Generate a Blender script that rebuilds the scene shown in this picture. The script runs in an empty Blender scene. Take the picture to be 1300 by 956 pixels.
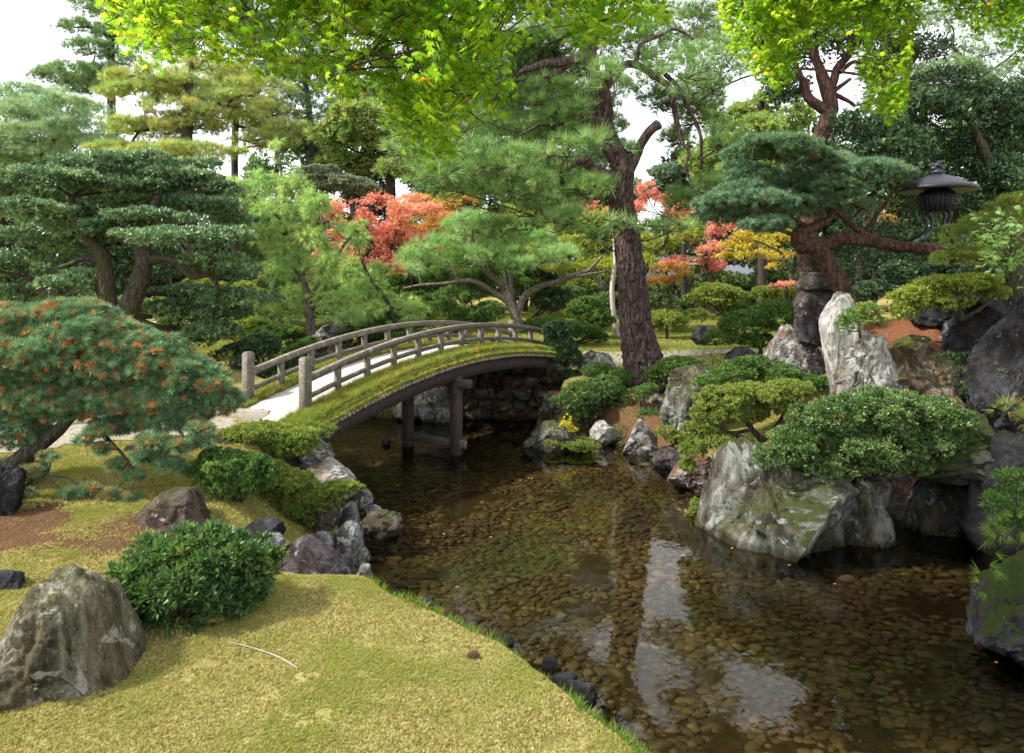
import bpy, math
import numpy as np
from mathutils import Vector
# ---------------------------------------------------------------- basics
HC = 2.9          # camera height over the water (water is z = 0)
FP = 900.0        # focal length in photo pixels (photo 1300 wide)
CXP, HYP = 650.0, 350.0
def W(px, py, Y):
    return np.array([(px-CXP)*Y/FP, Y, HC-(py-HYP)*Y/FP])
def ss(a, b, x):
    t = np.clip((x-a)/(b-a), 0, 1); return t*t*(3-2*t)
def hsh(ix, iy, iz):
    h = (ix.astype(np.int64)*374761393+iy.astype(np.int64)*668265263+iz.astype(np.int64)*2147483647+1013904223) & 0xffffffff
    h = ((h ^ (h >> 13))*1274126177) & 0xffffffff
    h = ((h ^ (h >> 16))*2246822519) & 0xffffffff
    return ((h ^ (h >> 15)) & 0xffff)/32767.5-1.0
def vn(p):
    p = np.asarray(p, float); f = np.floor(p); i = f.astype(np.int64); t = p-f; t = t*t*(3-2*t)
    r = 0
    for dx in (0, 1):
        wx = t[:, 0] if dx else 1-t[:, 0]
        for dy in (0, 1):
            wy = t[:, 1] if dy else 1-t[:, 1]
            for dz in (0, 1):
                wz = t[:, 2] if dz else 1-t[:, 2]
                r = r+hsh(i[:, 0]+dx, i[:, 1]+dy, i[:, 2]+dz)*wx*wy*wz
    return r
def fbm(p, o=4, ridged=False):
    r = 0; a = 1.0; s = 0
    for k in range(o):
        v = vn(p*(2.03**k)+k*17.3)
        if ridged: v = 1-2*np.abs(v)
        r = r+a*v; s += a; a *= .5
    return r/s
def nrm(v):
    return v/np.maximum(np.linalg.norm(v, axis=-1, keepdims=True), 1e-9)
SC = bpy.context.scene
COL = SC.collection
def link(o, parent=None):
    COL.objects.link(o)
    if parent is not None: o.parent = parent
    return o
def mesh(name, V, F, mat, parent=None, smooth=True, attr=None, loc=None, mi=None):
    """one mesh object; V in world coordinates; the origin goes to loc (or the parent's base)"""
    V = np.asarray(V, np.float32); F = np.asarray(F, np.int32)
    base = np.array(parent['_b']) if parent is not None else (np.zeros(3) if loc is None else np.asarray(loc, float))
    me = bpy.data.meshes.new(name)
    n, k = F.shape
    me.vertices.add(len(V)); me.vertices.foreach_set('co', (V-base).astype(np.float32).ravel())
    me.loops.add(n*k); me.loops.foreach_set('vertex_index', F.ravel())
    me.polygons.add(n); me.polygons.foreach_set('loop_start', np.arange(0, n*k, k, dtype=np.int32))
    me.polygons.foreach_set('loop_total', np.full(n, k, np.int32))
    if smooth: me.polygons.foreach_set('use_smooth', np.ones(n, bool))
    me.update(calc_edges=True)
    if attr is not None:
        for an, av in attr.items():
            a = me.attributes.new(an, 'FLOAT', 'POINT'); a.data.foreach_set('value', np.asarray(av, np.float32))
    me.materials.append(mat)
    o = bpy.data.objects.new(name, me); link(o, parent)
    if parent is None: o.location = base
    return o
def thing(name, label, cat, loc, group=None):
    o = bpy.data.objects.new(name, None); o.empty_display_size = .1; COL.objects.link(o)
    o.location = [float(a) for a in loc]; o['_b'] = [float(a) for a in loc]
    o['label'] = label; o['category'] = cat
    if group: o['group'] = group
    return o
def tag(o, label, cat, group=None, kind=None):
    o['label'] = label; o['category'] = cat
    if group: o['group'] = group
    if kind: o['kind'] = kind
    return o
def cat_(parts):
    """concatenate (V,F) pairs with equal face size"""
    Vs, Fs, n = [], [], 0
    for v, f in parts:
        Vs.append(np.asarray(v, float)); Fs.append(np.asarray(f, int)+n); n += len(v)
    return np.vstack(Vs), np.vstack(Fs)
# ---------------------------------------------------------------- materials
def newmat(name):
    m = bpy.data.materials.new(name); m.use_nodes = True; nt = m.node_tree
    nt.nodes.clear(); out = nt.nodes.new('ShaderNodeOutputMaterial')
    return m, nt, out
def N(nt, t, **kw):
    n = nt.nodes.new(t)
    for k, v in kw.items():
        if k in n.inputs.keys(): n.inputs[k].default_value = v
        else: setattr(n, k, v)
    return n
def L(nt, a, b): nt.links.new(a, b)
def ramp(nt, stops, fac=None, interp='LINEAR'):
    r = nt.nodes.new('ShaderNodeValToRGB'); cr = r.color_ramp; cr.interpolation = interp
    while len(cr.elements) < len(stops): cr.elements.new(.5)
    for e, (p, c) in zip(cr.elements, stops):
        e.position = p; e.color = (*c, 1) if len(c) == 3 else c
    if fac is not None: L(nt, fac, r.inputs[0])
    return r
def mixc(nt, a, b, fac, mode='MIX'):
    m = nt.nodes.new('ShaderNodeMix'); m.data_type = 'RGBA'; m.blend_type = mode
    for s, v in ((6, a), (7, b), (0, fac)):
        if hasattr(v, 'is_linked') or hasattr(v, 'links'): L(nt, v, m.inputs[s])
        else: m.inputs[s].default_value = (*v, 1) if isinstance(v, tuple) else v
    return m.outputs[2]
def noise(nt, scale, detail=4, rough=.55, vec=None, dist=0):
    n = N(nt, 'ShaderNodeTexNoise'); n.inputs['Scale'].default_value = scale; n.inputs['Detail'].default_value = detail
    n.inputs['Roughness'].default_value = rough; n.inputs['Distortion'].default_value = dist
    if vec is not None: L(nt, vec, n.inputs['Vector'])
    return n
def objco(nt, scale=(1, 1, 1), rot=(0, 0, 0)):
    tc = N(nt, 'ShaderNodeTexCoord'); mp = N(nt, 'ShaderNodeMapping')
    mp.inputs['Scale'].default_value = scale; mp.inputs['Rotation'].default_value = rot
    L(nt, tc.outputs['Object'], mp.inputs[0]); return mp.outputs[0]
def leafmat(name, stops, clump=None, trans=.35, rough=.5, spec=.3, cscale=1.3, tmul=1.3, tb=.6):
    """leaf colour varies leaf by leaf (attribute rnd) and clump by clump (noise)"""
    m, nt, out = newmat(name)
    at = N(nt, 'ShaderNodeAttribute'); at.attribute_name = 'rnd'
    c = ramp(nt, stops, at.outputs['Fac']).outputs[0]
    if clump:
        nz = noise(nt, cscale, 3, .6, objco(nt))
        c = mixc(nt, c, clump, ramp(nt, [(.42, (0, 0, 0)), (.62, (.8, .8, .8))], nz.outputs[0]).outputs[0])
    p = N(nt, 'ShaderNodeBsdfPrincipled'); L(nt, c, p.inputs['Base Color'])
    p.inputs['Roughness'].default_value = rough; p.inputs['Specular IOR Level'].default_value = spec
    if trans > 0:
        t = N(nt, 'ShaderNodeBsdfTranslucent')
        L(nt, mixc(nt, c, (tmul, tmul*1.05*(1 if tb < 1 else .9), tmul*tb), 1.0, 'MULTIPLY'), t.inputs['Color'])
        ms = N(nt, 'ShaderNodeMixShader'); ms.inputs[0].default_value = trans
        L(nt, p.outputs[0], ms.inputs[1]); L(nt, t.outputs[0], ms.inputs[2]); L(nt, ms.outputs[0], out.inputs[0])
    else: L(nt, p.outputs[0], out.inputs[0])
    return m
def bump(nt, p, h, strength=.5, dist=.02):
    b = N(nt, 'ShaderNodeBump'); b.inputs['Strength'].default_value = strength; b.inputs['Distance'].default_value = dist
    L(nt, h, b.inputs['Height']); L(nt, b.outputs[0], p.inputs['Normal'])
def barkmat(name, c1, c2, scale=14, moss=None, st=.8):
    m, nt, out = newmat(name); co = objco(nt, (1, 1, .28))
    v = N(nt, 'ShaderNodeTexVoronoi'); v.feature = 'DISTANCE_TO_EDGE'; v.inputs['Scale'].default_value = scale
    nz = noise(nt, scale*.6, 5, .65, co)
    wv = mixc(nt, co, nz.outputs['Color'], .12); L(nt, wv, v.inputs['Vector'])
    n2 = noise(nt, scale*2.2, 5, .7, co)
    h = N(nt, 'ShaderNodeMath', operation='MULTIPLY_ADD'); L(nt, v.outputs['Distance'], h.inputs[0]); h.inputs[1].default_value = 1.6; L(nt, n2.outputs[0], h.inputs[2])
    c = ramp(nt, [(.35, tuple(a*.45 for a in c1)), (.55, c1), (.85, c2)], h.outputs[0]).outputs[0]
    if moss:
        n3 = noise(nt, 3.5, 4, .6, objco(nt)); c = mixc(nt, c, moss, ramp(nt, [(.5, (0, 0, 0)), (.62, (.8, .8, .8))], n3.outputs[0]).outputs[0])
    p = N(nt, 'ShaderNodeBsdfPrincipled', Roughness=.9); p.inputs['Specular IOR Level'].default_value = .15
    L(nt, c, p.inputs['Base Color']); bump(nt, p, h.outputs[0], st, .03); L(nt, p.outputs[0], out.inputs[0])
    return m
def rockmat(name, c1, c2, lichen=None, lamt=.5, moss=None, mamt=.5, strata=(1, 1, 1), rot=(0, 0, 0), needles=None, scale=5, dark=.35, stain=.9):
    m, nt, out = newmat(name); co = objco(nt, strata, rot); co2 = objco(nt)
    n1 = noise(nt, scale, 8, .62, co, .4); n2 = noise(nt, scale*4.5, 6, .7, co, .2); n3 = noise(nt, scale*.7, 5, .6, co2)
    c = ramp(nt, [(.34, tuple(a*dark for a in c1)), (.44, c1), (.58, c2), (.70, tuple(min(a*1.35, .8) for a in c2))], n1.outputs[0]).outputs[0]
    f2 = ramp(nt, [(.32, (.28, .27, .26)), (.46, (.9, .9, .9)), (.7, (1.3, 1.3, 1.3))], n2.outputs[0]).outputs[0]
    c = mixc(nt, c, f2, 1.0, 'MULTIPLY')
    st_ = noise(nt, scale*.35, 4, .65, co2, .8)
    c = mixc(nt, c, mixc(nt, c, (.50, .40, .28), 1.0, 'MULTIPLY'), ramp(nt, [(.40, (stain, stain, stain)), (.54, (0, 0, 0))], st_.outputs[0]).outputs[0])
    n6 = noise(nt, 75, 5, .8, co2, .3)
    c = mixc(nt, c, ramp(nt, [(.36, (.45, .44, .42)), (.5, (1, 1, 1)), (.64, (1.35, 1.35, 1.35))], n6.outputs[0]).outputs[0], 1.0, 'MULTIPLY')
    g = N(nt, 'ShaderNodeNewGeometry'); sx = N(nt, 'ShaderNodeSeparateXYZ'); L(nt, g.outputs['Normal'], sx.inputs[0])
    if lichen:
        a = .62-.22*lamt
        nl = noise(nt, scale*1.6, 6, .7, co2, .6)
        c = mixc(nt, c, lichen, ramp(nt, [(a, (0, 0, 0)), (a+.06, (.85, .85, .85))], nl.outputs[0]).outputs[0])
    if moss or needles:
        ad = N(nt, 'ShaderNodeMath', operation='MULTIPLY_ADD'); L(nt, n3.outputs[0], ad.inputs[0]); ad.inputs[1].default_value = 1.6; L(nt, sx.outputs[2], ad.inputs[2])
        if moss:
            a = 1.75-.75*mamt
            n4 = noise(nt, 40, 3, .7, co2)
            mc = mixc(nt, moss, tuple(x*.35 for x in moss), n4.outputs[0])
            c = mixc(nt, c, mc, ramp(nt, [(0, (0, 0, 0)), (1, (1, 1, 1))], mr(nt, ad.outputs[0], a, a+.18)).outputs[0])
        if needles:
            n4 = noise(nt, 60, 3, .7, objco(nt, (1, .2, 1)))
            mc = mixc(nt, needles, tuple(x*.3 for x in needles), n4.outputs[0])
            c = mixc(nt, c, mc, mr(nt, ad.outputs[0], 1.35, 1.5))
    ps = N(nt, 'ShaderNodeSeparateXYZ'); L(nt, g.outputs['Position'], ps.inputs[0])          # stone soaked by the pond just above the water
    wz = N(nt, 'ShaderNodeMath', operation='MULTIPLY_ADD'); L(nt, n3.outputs[0], wz.inputs[0]); wz.inputs[1].default_value = -.16; L(nt, ps.outputs[2], wz.inputs[2])
    wet = mr(nt, wz.outputs[0], .02, -.035); c = mixc(nt, c, mixc(nt, c, (.36, .35, .30), 1.0, 'MULTIPLY'), wet)
    p = N(nt, 'ShaderNodeBsdfPrincipled', Roughness=.85); p.inputs['Specular IOR Level'].default_value = .25
    L(nt, c, p.inputs['Base Color']); rg = N(nt, 'ShaderNodeMapRange'); L(nt, wet, rg.inputs[0]); rg.inputs[3].default_value = .85; rg.inputs[4].default_value = .3; L(nt, rg.outputs[0], p.inputs['Roughness'])
    h = N(nt, 'ShaderNodeMath', operation='MULTIPLY_ADD'); L(nt, n2.outputs[0], h.inputs[0]); h.inputs[1].default_value = .5; L(nt, n1.outputs[0], h.inputs[2])
    h2 = N(nt, 'ShaderNodeMath', operation='MULTIPLY_ADD'); L(nt, n6.outputs[0], h2.inputs[0]); h2.inputs[1].default_value = .28; L(nt, h.outputs[0], h2.inputs[2])
    bump(nt, p, h2.outputs[0], 1.0, .10); L(nt, p.outputs[0], out.inputs[0])
    return m
def mr(nt, v, a, b):
    n = N(nt, 'ShaderNodeMapRange'); L(nt, v, n.inputs[0]); n.inputs[1].default_value = a; n.inputs[2].default_value = b; n.clamp = True
    return n.outputs[0]
def woodmat(name, c1, c2, scale=(1, 1, 1), rot=(0, 0, 0), lich=True, rough=.85, ns=20):
    m, nt, out = newmat(name); co = objco(nt, scale, rot); n1 = noise(nt, ns, 6, .65, co); n2 = noise(nt, 7, 5, .7, objco(nt))
    c = ramp(nt, [(.30, tuple(a*.75 for a in c1)), (.45, c1), (.68, c2)], n1.outputs[0]).outputs[0]
    if lich: c = mixc(nt, c, (.36, .38, .33), ramp(nt, [(.56, (0, 0, 0)), (.66, (.6, .6, .6))], n2.outputs[0]).outputs[0])
    p = N(nt, 'ShaderNodeBsdfPrincipled', Roughness=rough); L(nt, c, p.inputs['Base Color']); bump(nt, p, n1.outputs[0], .5, .01)
    L(nt, p.outputs[0], out.inputs[0]); return m
def plain(name, c, rough=.7, spec=.3, metal=0, v=.25, sc=12):
    m, nt, out = newmat(name); n1 = noise(nt, sc, 5, .6, objco(nt))
    cc = ramp(nt, [(.3, tuple(a*(1-v) for a in c)), (.7, tuple(min(a*(1+v), 1) for a in c))], n1.outputs[0]).outputs[0]
    p = N(nt, 'ShaderNodeBsdfPrincipled', Roughness=rough, Metallic=metal); p.inputs['Specular IOR Level'].default_value = spec
    L(nt, cc, p.inputs['Base Color']); bump(nt, p, n1.outputs[0], .25, .01); L(nt, p.outputs[0], out.inputs[0]); return m
# ---------------------------------------------------------------- shapes
def catmull(P, step):
    P = np.asarray(P, float)
    if len(P) == 2:
        n = max(2, int(np.linalg.norm(P[1, :3]-P[0, :3])/step)+1); t = np.linspace(0, 1, n)[:, None]; return P[0]*(1-t)+P[1]*t
    Q = np.vstack([2*P[0]-P[1], P, 2*P[-1]-P[-2]]); out = []
    for i in range(1, len(Q)-2):
        n = max(2, int(np.linalg.norm(Q[i+1, :3]-Q[i, :3])/step)+1)
        t = np.linspace(0, 1, n, endpoint=False)[:, None]
        a, b, c, d = Q[i-1], Q[i], Q[i+1], Q[i+2]
        out.append(.5*(2*b+(c-a)*t+(2*a-5*b+4*c-d)*t*t+(3*b-a-3*c+d)*t**3))
    out.append(P[-1:]); return np.vstack(out)
def tube(P, segs=8, step=.12, rough=.12, rs=4.0, seed=0, cap=True, plates=0):
    """tapered noisy tube round the path P (x,y,z,r)"""
    P = catmull(P, step); n = len(P)
    T = nrm(np.gradient(P[:, :3], axis=0)); ref = np.array([0, 1., 0]) if abs(T[:, 1]).mean() < .8 else np.array([1., 0, 0])
    U = nrm(np.cross(T, ref)); Vv = np.cross(T, U)
    a = np.linspace(0, 2*np.pi, segs, endpoint=False)
    r = np.maximum(P[:, 3], .0015)[:, None]*np.ones(segs)
    q = np.stack([np.cos(a)[None]*np.ones((n, 1)), np.sin(a)[None]*np.ones((n, 1)), (np.arange(n)*step*rs)[:, None]*np.ones((1, segs))], -1).reshape(-1, 3)
    q[:, :2] *= 1.2
    r = r*(1+rough*fbm(q+seed*7.7, 3).reshape(n, segs))
    if plates:
        q2 = q.copy(); q2[:, :2] *= 5; q2[:, 2] *= 1.3
        r = r*(1-plates*np.clip(.28-np.abs(vn(q2+seed)), 0, 1).reshape(n, segs)*3+plates*.5*fbm(q2*2.5, 2).reshape(n, segs))
    X = P[:, None, :3]+r[..., None]*(np.cos(a)[None, :, None]*U[:, None]+np.sin(a)[None, :, None]*Vv[:, None])
    V = X.reshape(-1, 3); i = np.arange(n-1)[:, None]*segs; j = np.arange(segs)[None]; k = (j+1) % segs
    F = np.stack([i+j, i+k, i+segs+k, i+segs+j], -1).reshape(-1, 4)
    if cap:
        c = len(V); V = np.vstack([V, P[-1:, :3]+T[-1:]*P[-1, 3]*.5]); j = np.arange(segs); b = (n-1)*segs
        F = np.vstack([F, np.stack([b+j, b+(j+1) % segs, np.full(segs, c), np.full(segs, c)], -1)])
    return V, F
def fixtri(VF):
    return VF
def box(c, s, R=None, bev=0.0):
    """box with small chamfered edges (24 vertices, quads + corner tris as quads)"""
    s = np.asarray(s, float)/2; b = min(bev, s.min()*.8) if bev else min(s.min()*.12, .012)
    V = []; idx = {}
    for ax in range(3):
        for sg in (-1, 1):
            for u in (-1, 1):
                for v in (-1, 1):
                    p = np.zeros(3); o = [i for i in range(3) if i != ax]
                    p[ax] = sg*s[ax]; p[o[0]] = u*(s[o[0]]-b); p[o[1]] = v*(s[o[1]]-b)
                    sgn = [0, 0, 0]; sgn[ax] = sg; sgn[o[0]] = u; sgn[o[1]] = v
                    idx[(ax, tuple(sgn))] = len(V); V.append(p)
    F = []
    def q(l):
        P = [V[i] for i in l]; n = np.cross(P[1]-P[0], P[2]-P[0]); c = sum(P)/len(P)
        if np.dot(n, c) < 0: l = l[::-1]
        F.append(l)
    S = (-1, 1)
    for ax in range(3):
        o = [i for i in range(3) if i != ax]
        for sg in S:
            l = []
            for u, v in ((-1, -1), (1, -1), (1, 1), (-1, 1)):
                g = [0, 0, 0]; g[ax] = sg; g[o[0]] = u; g[o[1]] = v; l.append(idx[(ax, tuple(g))])
            q(l)
    for a, b2 in ((0, 1), (0, 2), (1, 2)):
        w = 3-a-b2
        for sa in S:
            for sb in S:
                g1 = [0, 0, 0]; g1[a] = sa; g1[b2] = sb; g2 = list(g1); g1[w] = -1; g2[w] = 1
                q([idx[(a, tuple(g1))], idx[(a, tuple(g2))], idx[(b2, tuple(g2))], idx[(b2, tuple(g1))]])
    for sx in S:
        for sy in S:
            for sz in S:
                g = (sx, sy, sz); l = [idx[(0, g)], idx[(1, g)], idx[(2, g)]]
                P = [V[i] for i in l]; n = np.cross(P[1]-P[0], P[2]-P[0])
                if np.dot(n, sum(P)) < 0: l = l[::-1]
                F.append(l+[l[2]])
    V = np.array(V)
    if R is not None: V = V@np.asarray(R).T
    return V+np.asarray(c), np.array(F)
def frame(x, z=(0, 0, 1)):
    x = nrm(np.asarray(x, float)); y = nrm(np.cross(z, x)); zz = np.cross(x, y); return np.stack([x, y, zz], 1)
def rotz(a): c, s = math.cos(a), math.sin(a); return np.array([[c, -s, 0], [s, c, 0], [0, 0, 1.]])
def lathe(prof, c, segs=32, R=None):
    prof = np.asarray(prof, float); n = len(prof); a = np.linspace(0, 2*np.pi, segs, endpoint=False)
    V = np.stack([prof[:, None, 0]*np.cos(a), prof[:, None, 0]*np.sin(a), prof[:, None, 1]*np.ones(segs)], -1).reshape(-1, 3)
    i = np.arange(n-1)[:, None]*segs; j = np.arange(segs)[None]; k = (j+1) % segs
    F = np.stack([i+j, i+k, i+segs+k, i+segs+j], -1).reshape(-1, 4)
    if R is not None: V = V@np.asarray(R).T
    return V+np.asarray(c), F
_ico = {}
def ico(sub):
    if sub not in _ico:
        t = (1+5**.5)/2
        V = [(-1, t, 0), (1, t, 0), (-1, -t, 0), (1, -t, 0), (0, -1, t), (0, 1, t), (0, -1, -t), (0, 1, -t), (t, 0, -1), (t, 0, 1), (-t, 0, -1), (-t, 0, 1)]
        F = [(0, 11, 5), (0, 5, 1), (0, 1, 7), (0, 7, 10), (0, 10, 11), (1, 5, 9), (5, 11, 4), (11, 10, 2), (10, 7, 6), (7, 1, 8), (3, 9, 4), (3, 4, 2), (3, 2, 6), (3, 6, 8), (3, 8, 9), (4, 9, 5), (2, 4, 11), (6, 2, 10), (8, 6, 7), (9, 8, 1)]
        V = nrm(np.array(V, float)); F = np.array(F)
        for _ in range(sub):
            E = np.sort(np.vstack([F[:, [0, 1]], F[:, [1, 2]], F[:, [2, 0]]]), 1)
            u, inv = np.unique(E, axis=0, return_inverse=True); inv = inv.ravel()
            m = nrm(V[u[:, 0]]+V[u[:, 1]]); n = len(V); k = len(F); V = np.vstack([V, m])
            a, b, c = n+inv[:k], n+inv[k:2*k], n+inv[2*k:]
            F = np.vstack([np.stack([F[:, 0], a, c], 1), np.stack([F[:, 1], b, a], 1), np.stack([F[:, 2], c, b], 1), np.stack([a, b, c], 1)])
        _ico[sub] = (V, F)
    return _ico[sub]
def rockshape(seed, boxy=.5, facets=9, sub=5, disp=1.0, strat=None, fine=1.0):
    r = np.random.default_rng(seed); V, F = ico(sub); p = V.copy()
    e = 1-boxy*.6; p = nrm(np.sign(p)*np.abs(p)**e)*(1+boxy*.35*(np.abs(p)**4).sum(1, keepdims=True)**-.25-boxy*.35)
    for k in range(facets):
        n = nrm(r.normal(size=3)); d = r.uniform(.62, .9); s = np.maximum(0, p@n-d)[:, None]; p = p-n*s*.92
    d = nrm(p)
    o = seed*3.17
    h = .15*fbm(d*1.3+o, 3)+.06*fbm(d*3.1+o, 4, True)+.045*fine*fbm(d*9+o, 4)
    for K, A in ((16, .16*fine**.5), (60, .10*fine)):                    # broken planar faces with cracks between them
        S = nrm(r.normal(size=(K, 3)))*r.uniform(.8, 1.1, (K, 1)); G = r.normal(size=(K, 3)); C = r.uniform(-1, 1, K)
        q = d+.10*np.stack([vn(d*4+o), vn(d*4+o+9), vn(d*4+o+19)], 1)
        D = ((q[:, None]-S[None])**2).sum(2); i = np.argsort(D, 1)[:, :2]; rows = np.arange(len(d)); d1 = np.sqrt(D[rows, i[:, 0]]); d2 = np.sqrt(D[rows, i[:, 1]])
        h = h+A*(.35*C[i[:, 0]]+.55*((q-S[i[:, 0]])*G[i[:, 0]]).sum(1))*np.clip((d2-d1)*12, .0, 1)-A*.25*np.exp(-((d2-d1)*22)**2)
    if strat is not None:
        sd = nrm(np.asarray(strat, float)); q = d-np.outer(d@sd, sd)*.86
        h = h+.05*fbm(q*5.5+o, 4, True)+.02*fbm(q*14+o, 3, True)
    p = p*(1+disp*h)[:, None]
    lo, hi = p.min(0), p.max(0); p = (p-(lo+hi)/2)/((hi-lo)/2)
    return p, F
def rock(label, x0, x1, yt, yb, Y, mat, depth=.8, seed=1, boxy=.4, facets=9, sub=5, prof=None, sink=.25, cat='rock', name='rock', group=None, disp=1.0, strat=None, lean=0, fine=1.0):
    """boulder whose outline fills the photo box x0..x1, yt..yb at distance Y"""
    p, F = rockshape(seed, boxy, facets, sub, disp, strat, fine)
    w = (x1-x0)/FP*Y; h = (yb-yt)/FP*Y; hh = h*(1+sink)
    c = W((x0+x1)/2, yt, Y); top = c[2]
    if prof is not None:
        u = (p[:, 0]+1)/2; hx = np.interp(u, [a for a, _ in prof], [b for _, b in prof])
        z = (p[:, 2]+1)/2; z = z*hx; p = np.stack([p[:, 0], p[:, 1], z*2-1], 1)
    if lean: p[:, 0] += lean*p[:, 2]; p[:, 0] /= np.abs(p[:, 0]).max()
    V = p*np.array([w/2, w*depth/2, hh/2])+np.array([c[0], Y, top-hh/2])
    o = mesh(name, V, F, mat, loc=(c[0], Y, top-h))
    tag(o, label, cat, group); return o
# ---------------------------------------------------------------- terrain
POND = np.array([(3.2, 1.6), (6.5, 1.2), (6.6, 4.6), (5.4, 5.4), (5.6, 8.3), (4.6, 8.9), (3.2, 8.7), (2.75, 9.0), (2.45, 9.9), (2.55, 10.9), (2.1, 11.9), (1.5, 12.7), (.9, 12.8), (.75, 13.3),
                 (1.2, 14.3), (-.8, 14.5), (-2.4, 14.5), (-4.2, 15.2), (-4.9, 13.4), (-3.5, 11.6), (-2.75, 10.3), (-2.45, 9.6), (-2.1, 8.9), (-1.75, 8.0), (-1.6, 7.2), (-1.38, 6.3), (-1.1, 5.55),
                 (-.75, 5.15), (-.28, 4.75), (.2, 4.3), (.5, 3.85), (.95, 3.2), (1.7, 2.3)], float)
def sdf(x, y):
    """signed distance to the pond outline, negative inside"""
    d = np.full(x.shape, 1e9); ins = np.zeros(x.shape, bool); n = len(POND)
    for i in range(n):
        a, b = POND[i], POND[(i+1) % n]; e = b-a
        t = np.clip(((x-a[0])*e[0]+(y-a[1])*e[1])/(e@e), 0, 1)
        d = np.minimum(d, np.hypot(x-a[0]-t*e[0], y-a[1]-t*e[1]))
        c = ((a[1] > y) != (b[1] > y)) & (x < (b[0]-a[0])*(y-a[1])/(b[1]-a[1]+1e-12)+a[0]); ins ^= c
    return np.where(ins, -d, d)
def gz(x, y):
    x = np.atleast_1d(np.asarray(x, float)); y = np.atleast_1d(np.asarray(y, float)); x, y = np.broadcast_arrays(x, y); sh = x.shape
    x = x.ravel(); y = y.ravel()
    g = np.interp(y, [-50, 0, 3, 6, 9, 12, 15, 20, 30, 60, 300], [.6, .55, .58, .72, 1.08, 1.12, 1.16, 1.22, 1.4, 2, 3])
    lo = np.interp(y, [9, 11.6, 13.5, 16], [.35, .4, .86, 1.0])
    w = ss(.1, 1.3, x)*ss(8.5, 10, y)*(1-ss(15, 16.5, y)); g = g*(1-w)+lo*w
    g = g+ss(-1.5, -5, x)*ss(7.5, 3, y)*.25
    g = g+2.2*np.exp(-(((x-7.6)/2.2)**2+((y-11.4)/1.7)**2))+1.25*np.exp(-(((x-5.3)/1.0)**2+((y-9.9)/.7)**2))
    q = np.stack([x, y, x*0], 1)
    g = g+.05*fbm(q*.8, 3)+.015*fbm(q*5, 3)+.4*ss(25, 60, y)*fbm(q*.05, 2)
    d = sdf(x, y)+.05*fbm(q*2.5+9, 3)
    bed = -.24+.03*fbm(q*1.5, 2)
    wl = ss(-.7, -1.05, x)*ss(5.2, 5.9, y)*(1-ss(9.0, 9.6, y)); g = g*(1-wl)+wl*(.16+(g-.16)*ss(.1, 1.25, d))
    wr = ss(2.2, 2.6, x)*ss(7.0, 8.0, y)*(1-ss(9.4, 10.2, y)); g = g*(1-wr)+wr*(.3+(g-.3)*ss(.3, 1.2, d))
    s = ss(-.22, .20, d); z = bed*(1-s)+g*s
    return z.reshape(sh)
def gz1(x, y): return float(gz(x, y)[0])
def axis(a, b, fine, lo, hi, k=60):
    m = np.arange(a, b+1e-6, fine); t = np.linspace(0, 1, k)[1:]
    return np.concatenate([(a-(a-lo)*t**2.6)[::-1], m, b+(hi-b)*t**2.6])
xs = axis(-9, 9, .055, -220, 220); ys = axis(.5, 17.5, .055, -60, 320)
X, Yg = np.meshgrid(xs, ys); Z = gz(X, Yg)
V = np.stack([X, Yg, Z], -1).reshape(-1, 3); nx = len(xs); i = np.arange(len(ys)-1)[:, None]*nx+np.arange(nx-1)[None]
F = np.stack([i, i+1, i+nx+1, i+nx], -1).reshape(-1, 4)
def needle_mask(x, y):
    q = np.stack([x, y, 0*x], 1)
    m = np.exp(-(((x+4.4)/1.9)**2+((y-5.6)/1.3)**2))*.82                       # under the dwarf pine
    m = np.maximum(m, 1.3*np.exp(-(((x-2.9)/1.9)**2+((y-12.6)/1.4)**2)))        # round the big pine
    m = np.maximum(m, 1.4*np.exp(-(((x-6.0)/2.4)**2+((y-10.2)/1.8)**2)))
    m = np.maximum(m, .75*np.exp(-(((x-3.4)/1.2)**2+((y-9.9)/1.2)**2)))
    m = np.maximum(m, .75*np.exp(-(((x+2.2)/.7)**2+((y-4.4)/.6)**2)))
    return np.clip(m+.6*fbm(q*1.9, 5), 0, 1)
mm, nt, out = newmat('moss_ground')
at = N(nt, 'ShaderNodeAttribute'); at.attribute_name = 'needle'; at2 = N(nt, 'ShaderNodeAttribute'); at2.attribute_name = 'bed'
co = objco(nt); n1 = noise(nt, 1.6, 6, .65, co, .5); n2 = noise(nt, 55, 4, .75, co); n3 = noise(nt, 9, 5, .7, co)
moss = ramp(nt, [(.3, (.12, .10, .035)), (.42, (.21, .185, .055)), (.55, (.31, .265, .09)), (.70, (.40, .33, .14))], n1.outputs[0]).outputs[0]
moss = mixc(nt, moss, ramp(nt, [(.25, (.4, .4, .35)), (.5, (1, 1, 1)), (.75, (1.35, 1.3, 1.2))], n2.outputs[0]).outputs[0], 1.0, 'MULTIPLY')
need = ramp(nt, [(.3, (.035, .022, .013)), (.5, (.12, .068, .034)), (.7, (.25, .15, .075))], n2.outputs[0]).outputs[0]
ad = N(nt, 'ShaderNodeMath', operation='MULTIPLY_ADD'); L(nt, n3.outputs[0], ad.inputs[0]); ad.inputs[1].default_value = .6; L(nt, at.outputs['Fac'], ad.inputs[2])
c = mixc(nt, moss, need, mr(nt, ad.outputs[0], .62, .95))
bedc = ramp(nt, [(.3, (.03, .027, .013)), (.7, (.085, .068, .035))], n3.outputs[0]).outputs[0]
c = mixc(nt, c, bedc, mr(nt, at2.outputs['Fac'], .2, .8))
p = N(nt, 'ShaderNodeBsdfPrincipled', Roughness=.95); p.inputs['Specular IOR Level'].default_value = .1
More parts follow.
